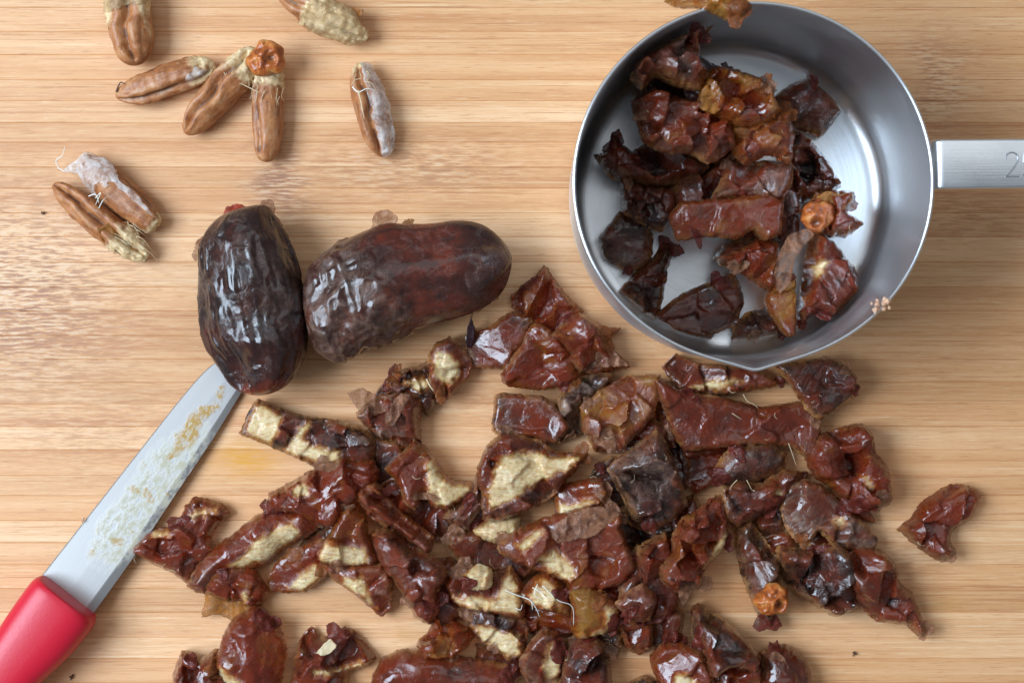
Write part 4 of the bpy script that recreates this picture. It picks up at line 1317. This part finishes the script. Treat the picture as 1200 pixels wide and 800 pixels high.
piece('flat dark faceted piece with mirror grey shine', [(714, 549), (735, 530), (767, 506), (779, 520), (791, 550), (802, 588), (789, 605), (768, 614), (742, 605), (728, 576)], 0.14, 'skin', 9, dull=0.35)
piece('amber wedge with yellow flesh edge below the broad cream slice', [(650, 571), (662, 566), (702, 559), (711, 574), (704, 587), (676, 600), (654, 605)], 0.55, 'chunk', 6.5,
      [[(651, 602), (653, 584), (668, 588), (690, 580), (701, 585), (676, 600), (656, 605)]])

# middle of the heap
piece('frosted dark purple lump tucked beside the broad cream slice', [(522, 604), (530, 593), (550, 580), (557, 556), (568, 550), (572, 602), (556, 619), (538, 617)], 0.16, 'crump', 6, dull=0.45)
piece('crumbly all cream scrap under the broad cream slice', [(556, 620), (574, 607), (596, 601), (609, 604), (609, 627), (590, 636), (570, 630)], 0.55, 'crump', 6.5, [[(550, 622), (574, 602), (596, 596), (615, 600), (613, 630), (590, 640), (566, 634)]])
piece('broad cream slice with violet frosted border', [(564, 545), (574, 522), (590, 509), (610, 511), (634, 517), (649, 530), (684, 531), (677, 545), (662, 559), (652, 573), (632, 589), (594, 603), (570, 603), (568, 578), (563, 560)], 0.36, 'chunk', 10,
      [[(577, 552), (588, 530), (612, 526), (636, 528), (652, 534), (682, 531), (670, 548), (648, 556), (626, 568), (604, 582), (574, 594), (571, 576)]], tilt=(-0.08, 0.0))
p = piece('large frosted purple and red chunk with cream centre', [(588, 639), (606, 622), (630, 610), (658, 602), (690, 594), (724, 602), (724, 618), (733, 644), (739, 662), (724, 681), (690, 688), (660, 691), (664, 679), (640, 667), (615, 659), (596, 649)], 0.55, 'chunk', 10.5,
      [[(628, 650), (648, 638), (668, 652), (676, 672), (660, 678), (640, 666)], [(604, 634), (626, 616), (640, 614), (628, 630), (612, 644)]], dull=0.25)
sheet(p, [(654, 636), (676, 632), (694, 628), (708, 618), (727, 602), (702, 592), (672, 599), (650, 614), (644, 626)], p['zt'] * 1000 + 0.6, M_SKIN, (1, -0.4, 1.0), 0.7, 67)
piece('dark fold with thick cream slab under it', [(536, 713), (568, 709), (612, 723), (617, 735), (611, 765), (594, 769), (578, 757), (566, 749), (553, 733)], 0.20, 'chunk', 7,
      [[(554, 730), (570, 727), (590, 736), (610, 742), (612, 764), (594, 769), (578, 757), (564, 748)]])
p = piece('cream crescent slice with dark underside and pale rim', [(526, 679), (540, 661), (552, 663), (576, 671), (596, 662), (609, 680), (613, 700), (609, 719), (580, 713), (550, 709), (532, 699)], 0.40, 'chunk', 7.5,
      [[(530, 693), (560, 691), (580, 697), (588, 674), (598, 662), (608, 682), (611, 716), (580, 711), (550, 708), (534, 703)]])
piece('loose yellow crumb of flesh on the cream crescent', [(543, 675), (560, 661), (576, 668), (575, 686), (560, 691), (546, 683)], 0.8, 'crump', 4.5, [[(538, 675), (560, 655), (582, 666), (580, 690), (560, 697), (540, 686)]], cat='date crumb', name='date_crumb')
p = piece('cream and amber triangular bit laced with white threads', [(610, 689), (628, 674), (644, 669), (653, 680), (667, 702), (665, 715), (648, 712), (628, 708), (616, 700)], 0.70, 'chunk', 7.5,
      [[(618, 692), (638, 671), (652, 680), (662, 702), (640, 708), (622, 704)]])
zt = p['zt'] * 1000
for q in [[(592, 691), (606, 697), (620, 702), (628, 712), (632, 722)], [(612, 699), (622, 704), (624, 714)], [(624, 688), (634, 694), (644, 704), (648, 711)], [(630, 684), (626, 696), (636, 702)], [(636, 686), (646, 696), (656, 704), (668, 708), (672, 716), (672, 732)], [(604, 712), (610, 714), (612, 708)]]:
    fibre(p, [(x, y, zt + 0.5 - 0.012 * abs(x - 636)) for x, y in q], 0.13, mat=M_THREAD)
piece('amber capsule shaped piece with golden rim', [(668, 689), (688, 685), (702, 693), (722, 706), (721, 727), (710, 737), (680, 745), (671, 737)], 0.72, 'dome', 9,
      [[(671, 737), (690, 739), (706, 730), (706, 700), (722, 706), (722, 728), (706, 740), (680, 747)]], tvar=0.25)
piece('purple brown half round slice with tan cut side', [(609, 771), (620, 752), (636, 735), (652, 740), (659, 760), (657, 785), (640, 799), (622, 799), (613, 785)], 0.40, 'chunk', 8,
      [[(640, 750), (653, 742), (660, 765), (655, 786), (641, 796), (634, 776)]], dull=0.4)
piece('dark grey glossy piece with bluish streaks at the foot of the heap', [(657, 812), (657, 775), (662, 752), (676, 743), (702, 747), (714, 768), (713, 812)], 0.18, 'skin', 8.5, axis=80)
piece('small brown ridged piece against the brown mass', [(726, 686), (738, 660), (746, 640), (757, 650), (754, 690), (741, 713), (726, 707)], 0.26, 'skin', 6, dull=0.4)
piece('brown upright mass beside the crumpled orange brown strip', [(747, 641), (778, 625), (789, 650), (797, 690), (791, 713), (770, 727), (752, 717), (744, 681)], 0.36, 'skin', 9, axis=80)
piece('tan brown flap below the small ridged piece', [(722, 707), (740, 690), (753, 684), (769, 700), (761, 725), (741, 730)], 0.38, 'skin', 5.5, dull=0.45)
piece('glossy scrap with orange glints below the tan flap', [(726, 728), (744, 722), (763, 731), (763, 756), (750, 766), (733, 757)], 0.42, 'crump', 6)
p = piece('crumpled orange brown strip with white flesh edge', [(786, 628), (798, 606), (820, 596), (836, 582), (849, 586), (849, 616), (851, 638), (831, 655), (817, 681), (803, 690), (792, 688), (776, 676), (772, 658), (786, 645)], 0.52, 'crump', 10,
      [[(826, 652), (839, 628), (849, 616), (853, 638), (838, 656)]], dull=0.3, tvar=0.25)
sheet(p, [(794, 674), (808, 668), (814, 680), (808, 698), (800, 710), (795, 694)], 9.0, M_SKIN, (0, -1, 2), 0.7, 68)

# right side of the heap
piece('maroon strip with tan stripe right below the cup', [(780, 430), (794, 416), (818, 426), (866, 430), (882, 432), (911, 449), (890, 455), (856, 460), (818, 460), (800, 457), (786, 441)], 0.34, 'chunk', 6, [[(804, 454), (825, 445), (860, 440), (872, 446), (840, 458)]])
p = piece('long smooth maroon strip lying along the top of the heap', [(770, 443), (800, 459), (850, 467), (890, 477), (938, 471), (949, 486), (953, 504), (947, 537), (922, 521), (898, 519), (850, 521), (804, 525), (792, 505), (781, 477)], 0.40, 'strip', 7.5, tvar=0.1)
for q in [[(871, 462), (876, 470), (884, 474), (888, 478)], [(858, 484), (864, 488), (869, 491)], [(853, 456), (858, 460), (862, 459)]]:
    fibre(p, [(x, y, p['zt'] * 1000 + 0.2) for x, y in q], 0.12)
p = piece('dark maroon folded leather like piece next to the cup base', [(908, 428), (944, 424), (970, 421), (991, 434), (1000, 444), (994, 465), (969, 481), (958, 489), (946, 482), (934, 464), (926, 450)], 0.28, 'strip', 8, axis=60)
sheet(p, [(952, 424), (966, 416), (984, 424), (992, 432), (984, 438), (966, 430)], 5.0, M_SKIN, (0, -1, 1.5), 0.5, 69)
piece('dark brown rounded lump with leathery grain', [(837, 553), (848, 532), (864, 521), (900, 519), (919, 532), (917, 549), (896, 560), (874, 568), (850, 570)], 0.18, 'dome', 8, dull=0.3)
p = piece('brown strip with fibre tufts beside the leathery lump', [(848, 577), (866, 562), (890, 566), (914, 551), (943, 555), (939, 567), (914, 586), (890, 604), (864, 618), (850, 604)], 0.28, 'skin', 7, [[(902, 574), (910, 568), (915, 582), (909, 585)]], axis=30)
for q in [[(875, 562), (878, 568), (881, 574)], [(924, 519), (928, 530), (933, 545)], [(864, 562), (858, 568), (855, 574)], [(882, 574), (890, 578), (891, 584)]]:
    fibre(p, [(x, y, p['zt'] * 1000 + 0.5) for x, y in q], 0.12)
piece('cupped dark red piece with orange hollow and blue white shine', [(946, 537), (958, 512), (974, 507), (990, 502), (1010, 499), (1022, 513), (1025, 530), (1040, 550), (1042, 577), (1026, 589), (1010, 592), (990, 583), (970, 567), (954, 555)], 0.44, 'skin', 10, [[(1002, 556), (1011, 553), (1021, 568), (1014, 573)]], dip=(992, 540, 16, 4.0), tvar=0.3)
piece('flat strip of dark red skin behind the grey oval slice', [(975, 575), (1000, 588), (1018, 600), (1024, 612), (1005, 606), (984, 592)], 0.40, 'strip', 4)
p = piece('dark purple glossy piece under the grey oval slice', [(913, 640), (944, 644), (975, 636), (992, 650), (1001, 680), (1001, 706), (986, 717), (974, 719), (956, 707), (932, 693), (914, 665)], 0.18, 'skin', 8)
p = piece('maroon piece ending in a small red rolled tip', [(986, 664), (998, 648), (1012, 641), (1034, 648), (1049, 663), (1052, 682), (1067, 694), (1076, 715), (1081, 736), (1071, 742), (1063, 729), (1028, 725), (1014, 714), (1002, 700)], 0.46, 'skin', 7, tvar=0.2)
sheet(p, [(1006, 672), (1014, 652), (1032, 650), (1044, 660), (1048, 668), (1030, 674), (1012, 682)], 7.5, M_SKIN, (0, -1, 1.0), 0.6, 70)
piece('grey oval slice with notched edge and cream spot', [(915, 583), (926, 569), (942, 563), (960, 569), (982, 589), (1006, 609), (1023, 628), (1018, 640), (988, 640), (968, 631), (958, 620), (950, 631), (934, 632), (924, 621), (917, 602)], 0.24, 'strip', 7, [[(969, 608), (984, 601), (989, 612), (976, 619)]], dull=0.6)
p = piece('dark strip topped with an orange calyx', [(862, 622), (880, 613), (897, 636), (911, 660), (914, 684), (908, 714), (900, 730), (886, 714), (876, 692), (868, 668), (864, 645)], 0.24, 'skin', 6.5, dull=0.5, axis=-65)
cap(p, 904, 701, 20, p['zt'] * 1000 - 0.5, 33, 4.5, (0.35, -0.25))
piece('lone ruby red piece apart from the heap', [(1055, 619), (1071, 606), (1079, 592), (1100, 577), (1113, 570), (1130, 571), (1140, 575), (1147, 584), (1137, 606), (1119, 618), (1113, 629), (1117, 640), (1112, 648), (1100, 654), (1085, 645), (1070, 633)], 0.50, 'skin', 6.5, axis=40)

# foot of the heap
piece('maroon lump between the tall pointed piece and the cut round piece', [(832, 766), (852, 759), (888, 776), (897, 800), (899, 812), (832, 812), (829, 788)], 0.46, 'crump', 8)
p = piece('rounded dark red piece with a pale skin flake at the foot', [(891, 765), (906, 755), (924, 757), (941, 772), (949, 788), (947, 804), (932, 812), (902, 812), (890, 792)], 0.38, 'dome', 9)
sheet(p, [(901, 768), (908, 762), (918, 768), (926, 786), (924, 798), (914, 796), (906, 782)], 9.2, M_SKIN, (0, -1, 0.5), 0.5, 71)
piece('dark pointed piece standing up like a tent', [(811, 715), (820, 709), (840, 721), (868, 743), (886, 764), (882, 782), (852, 776), (830, 786), (820, 757), (813, 741)], 0.22, 'skin', 10, axis=-45)
piece('red brown piece with blue white glint and tan cut face', [(763, 769), (774, 754), (796, 751), (818, 761), (831, 790), (836, 812), (784, 812), (767, 785)], 0.48, 'chunk', 9, [[(783, 785), (800, 780), (812, 792), (822, 812), (790, 812)]])

# ------------------------------------------------------------------ chopped dates in the cup
def cpiece(label, poly, tone, style, h, z, **kw):
    return piece(label, poly, tone + 0.10, style, h, kw.pop('fl', ()), z=z, hm=CUPM, **kw)
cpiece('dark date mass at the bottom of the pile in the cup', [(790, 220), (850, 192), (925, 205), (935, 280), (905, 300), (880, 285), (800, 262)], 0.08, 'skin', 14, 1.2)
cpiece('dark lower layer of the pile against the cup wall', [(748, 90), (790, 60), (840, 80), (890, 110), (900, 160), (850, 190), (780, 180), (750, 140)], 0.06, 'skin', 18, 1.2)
cpiece('dark spoon shaped piece on the cup floor', [(704, 279), (726, 250), (758, 257), (764, 280), (762, 306), (737, 318), (711, 303)], 0.10, 'dome', 7, 1.2, dip=(735, 285, 22, 3), dull=0.35)
cpiece('dark drop shaped piece with narrow tail on the cup floor', [(775, 286), (788, 290), (782, 318), (776, 352), (771, 367), (760, 372), (728, 342), (747, 318), (766, 303)], 0.10, 'skin', 5, 1.2)
cpiece('dark triangular piece with amber edge on the cup floor', [(770, 370), (800, 346), (839, 329), (858, 324), (868, 351), (861, 380), (837, 389), (824, 408), (798, 399), (790, 382)], 0.18, 'strip', 6, 1.2)
cpiece('dark round blob alone on the cup floor beside the pile', [(909, 115), (929, 100), (951, 91), (969, 105), (984, 130), (974, 144), (963, 158), (938, 151), (920, 133)], 0.13, 'dome', 9, 1.2, dull=0.35)
cpiece('dark folded piece low beside the bright cup floor', [(927, 154), (956, 171), (970, 190), (984, 216), (976, 223), (956, 232), (929, 236), (922, 196)], 0.12, 'crump', 12, 3)
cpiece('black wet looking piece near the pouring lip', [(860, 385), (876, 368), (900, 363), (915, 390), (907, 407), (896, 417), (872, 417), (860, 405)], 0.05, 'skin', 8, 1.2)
cpiece('brown glossy sliver near the pouring lip', [(914, 391), (940, 382), (977, 379), (969, 393), (944, 403), (930, 406)], 0.36, 'skin', 6, 2)
cpiece('ragged dark skin with spiky tips on the cup wall side', [(700, 182), (708, 180), (714, 176), (720, 158), (730, 170), (742, 177), (760, 166), (802, 176), (827, 194), (810, 209), (770, 218), (740, 211), (718, 208)], 0.16, 'skin', 9, 9)
cpiece('dark bumpy piece under the ragged spiky skin', [(730, 211), (766, 218), (802, 222), (790, 250), (775, 270), (750, 260), (731, 247)], 0.10, 'crump', 10, 6)
cpiece('dark brown piece below the red bar in the cup', [(838, 302), (852, 285), (880, 280), (905, 285), (908, 305), (880, 315), (850, 312)], 0.10, 'skin', 8, 6)
cpiece('orange brown crusty wedge in the cup', [(848, 301), (872, 290), (890, 280), (911, 286), (913, 304), (907, 333), (900, 341), (886, 331), (860, 313)], 0.46, 'crump', 8, 13)
p = cpiece('orange red bar of flesh dipping into the cup', [(898, 350), (906, 331), (929, 323), (931, 350), (931, 389), (920, 391), (904, 371)], 0.70, 'strip', 9, 10)
sheet(p, [(944, 268), (922, 277), (911, 300), (906, 325), (914, 345), (926, 330), (931, 304), (940, 290), (952, 276)], 21, M_SKIN, (0.5, -1, 2.5), 0.8, 72)
p = cpiece('broad rounded brown piece with yellow fleck in the cup', [(952, 276), (978, 287), (1001, 314), (1007, 333), (1001, 361), (982, 375), (958, 365), (939, 381), (940, 349), (944, 324), (949, 292)], 0.30, 'skin', 13, 7, fl=[[(947, 311), (956, 303), (967, 308), (962, 320), (954, 329), (949, 319)]])
p = cpiece('brown piece carrying an orange calyx in the cup', [(940, 246), (953, 235), (958, 226), (994, 225), (997, 236), (990, 246), (1010, 260), (992, 276), (970, 276), (950, 271)], 0.30, 'crump', 11, 9)
cap(p, 957, 254, 19, 19.0, 47, 4.0, (-0.15, -0.4))
sheet(p, [(956, 232), (968, 224), (984, 228), (997, 226), (996, 238), (980, 240), (966, 236)], 19.5, M_AMBER, (1, -1, 1.0), 0.8, 73)
cpiece('grey brown translucent slab above the red bar', [(856, 185), (866, 190), (924, 189), (926, 214), (913, 237), (878, 231), (834, 235), (846, 214)], 0.30, 'skin', 7, 17, dull=0.45)
cpiece('red bar of flesh with violet shine lying across the cup pile', [(788, 255), (802, 238), (842, 235), (894, 229), (913, 238), (909, 273), (893, 281), (882, 269), (862, 279), (830, 277), (798, 281)], 0.46, 'strip', 8, 17, dull=0.2)
cpiece('brown crystallised lump against the cup wall', [(744, 121), (770, 107), (802, 117), (832, 128), (857, 148), (858, 171), (829, 189), (810, 179), (780, 177), (758, 167), (751, 147)], 0.38, 'crump', 10, 22, dull=0.4)
cpiece('red crusty strip with amber glints on the cup pile', [(856, 151), (880, 146), (906, 137), (923, 133), (929, 162), (925, 191), (910, 183), (896, 182), (874, 191), (860, 177)], 0.62, 'crump', 8, 22, tvar=0.25)
p = cpiece('red lump with an amber fragment stuck to it in the cup', [(828, 90), (842, 79), (866, 84), (890, 93), (901, 104), (911, 128), (898, 143), (864, 148), (842, 135), (819, 128), (822, 108)], 0.60, 'crump', 9, 26, tvar=0.2)
sheet(p, [(820, 128), (822, 106), (832, 97), (842, 102), (848, 124), (836, 134)], 35, M_AMBER, (0, -1, 1.0), 0.9, 74)
cpiece('tall dark piece leaning on the cup wall up to the rim', [(750, 67), (757, 37), (774, 19), (802, 8), (820, 9), (848, 24), (820, 39), (819, 66), (829, 85), (818, 101), (798, 97), (770, 86), (756, 101), (742, 89)], 0.26, 'crump', 16, 28, dull=0.25)
cpiece('tan papery crusty piece over the cup rim', [(782, 2), (800, -6), (830, -12), (868, -10), (877, 8), (867, 22), (850, 21), (835, 13), (815, 7), (795, 7)], 0.90, 'crump', 7, 47.5, dull=0.5)

# crumbs and specks
def crumb(label, x, y, r, z, seed, mat, name='crumb', cat='crumb'):
    R = np.random.default_rng(seed)
    c = W(x, y, z * 0.001)
    vs, fs = [], []
    for k in range(16):
        o3 = R.normal(0, 0.38, 3) * r * S
        o3[2] = abs(o3[2]) * 0.8
        s3 = r * S * R.uniform(0.22, 0.5)
        q = R.normal(0, 1, (6, 3))
        q /= np.linalg.norm(q, axis=1, keepdims=True)
        b = len(vs)
        ax = np.linalg.qr(R.normal(0, 1, (3, 3)))[0]
        for sgn in (1, -1):
            for a in range(3):
                vs.append(o3 + sgn * ax[a] * s3 * R.uniform(0.5, 1.2))
        for i0, j0, k0 in [(0, 1, 2), (3, 4, 5), (0, 1, 5), (1, 2, 3), (2, 0, 4), (3, 4, 2), (4, 5, 0), (5, 3, 1)]:
            fs.append((b + i0, b + j0, b + k0))
    vs = np.array(vs)
    vs[:, 2] -= vs[:, 2].min()
    o = obj(name, make_mesh(name, vs, fs, mat, smooth_shade=False), None, (c[0], c[1], z * 0.001))
    tag(o, label, cat)
    return o
crumb('orange and white crumb stuck on the cup rim', 1031, 357, 9, 50.0, 5, M_CRUMB)
crumb('tiny dark speck on the board beside the knife handle', 85, 793, 3.2, 0.05, 6, M_SPECK, 'speck', 'speck')
crumb('tiny dark speck on bare board near the maroon tip', 1001, 765, 3.5, 0.05, 7, M_SPECK, 'speck', 'speck')
crumb('pale crumb on the spine of the knife blade', 98, 608, 3.0, 5.2, 8, M_CRUMB)
crumb('tiny dark speck beside the frayed straw ended stone', 51, 250, 2.6, 0.05, 9, M_SPECK, 'speck', 'speck')

for o_ in bpy.data.objects:
    if 'zt' in o_.keys():
        del o_['zt']
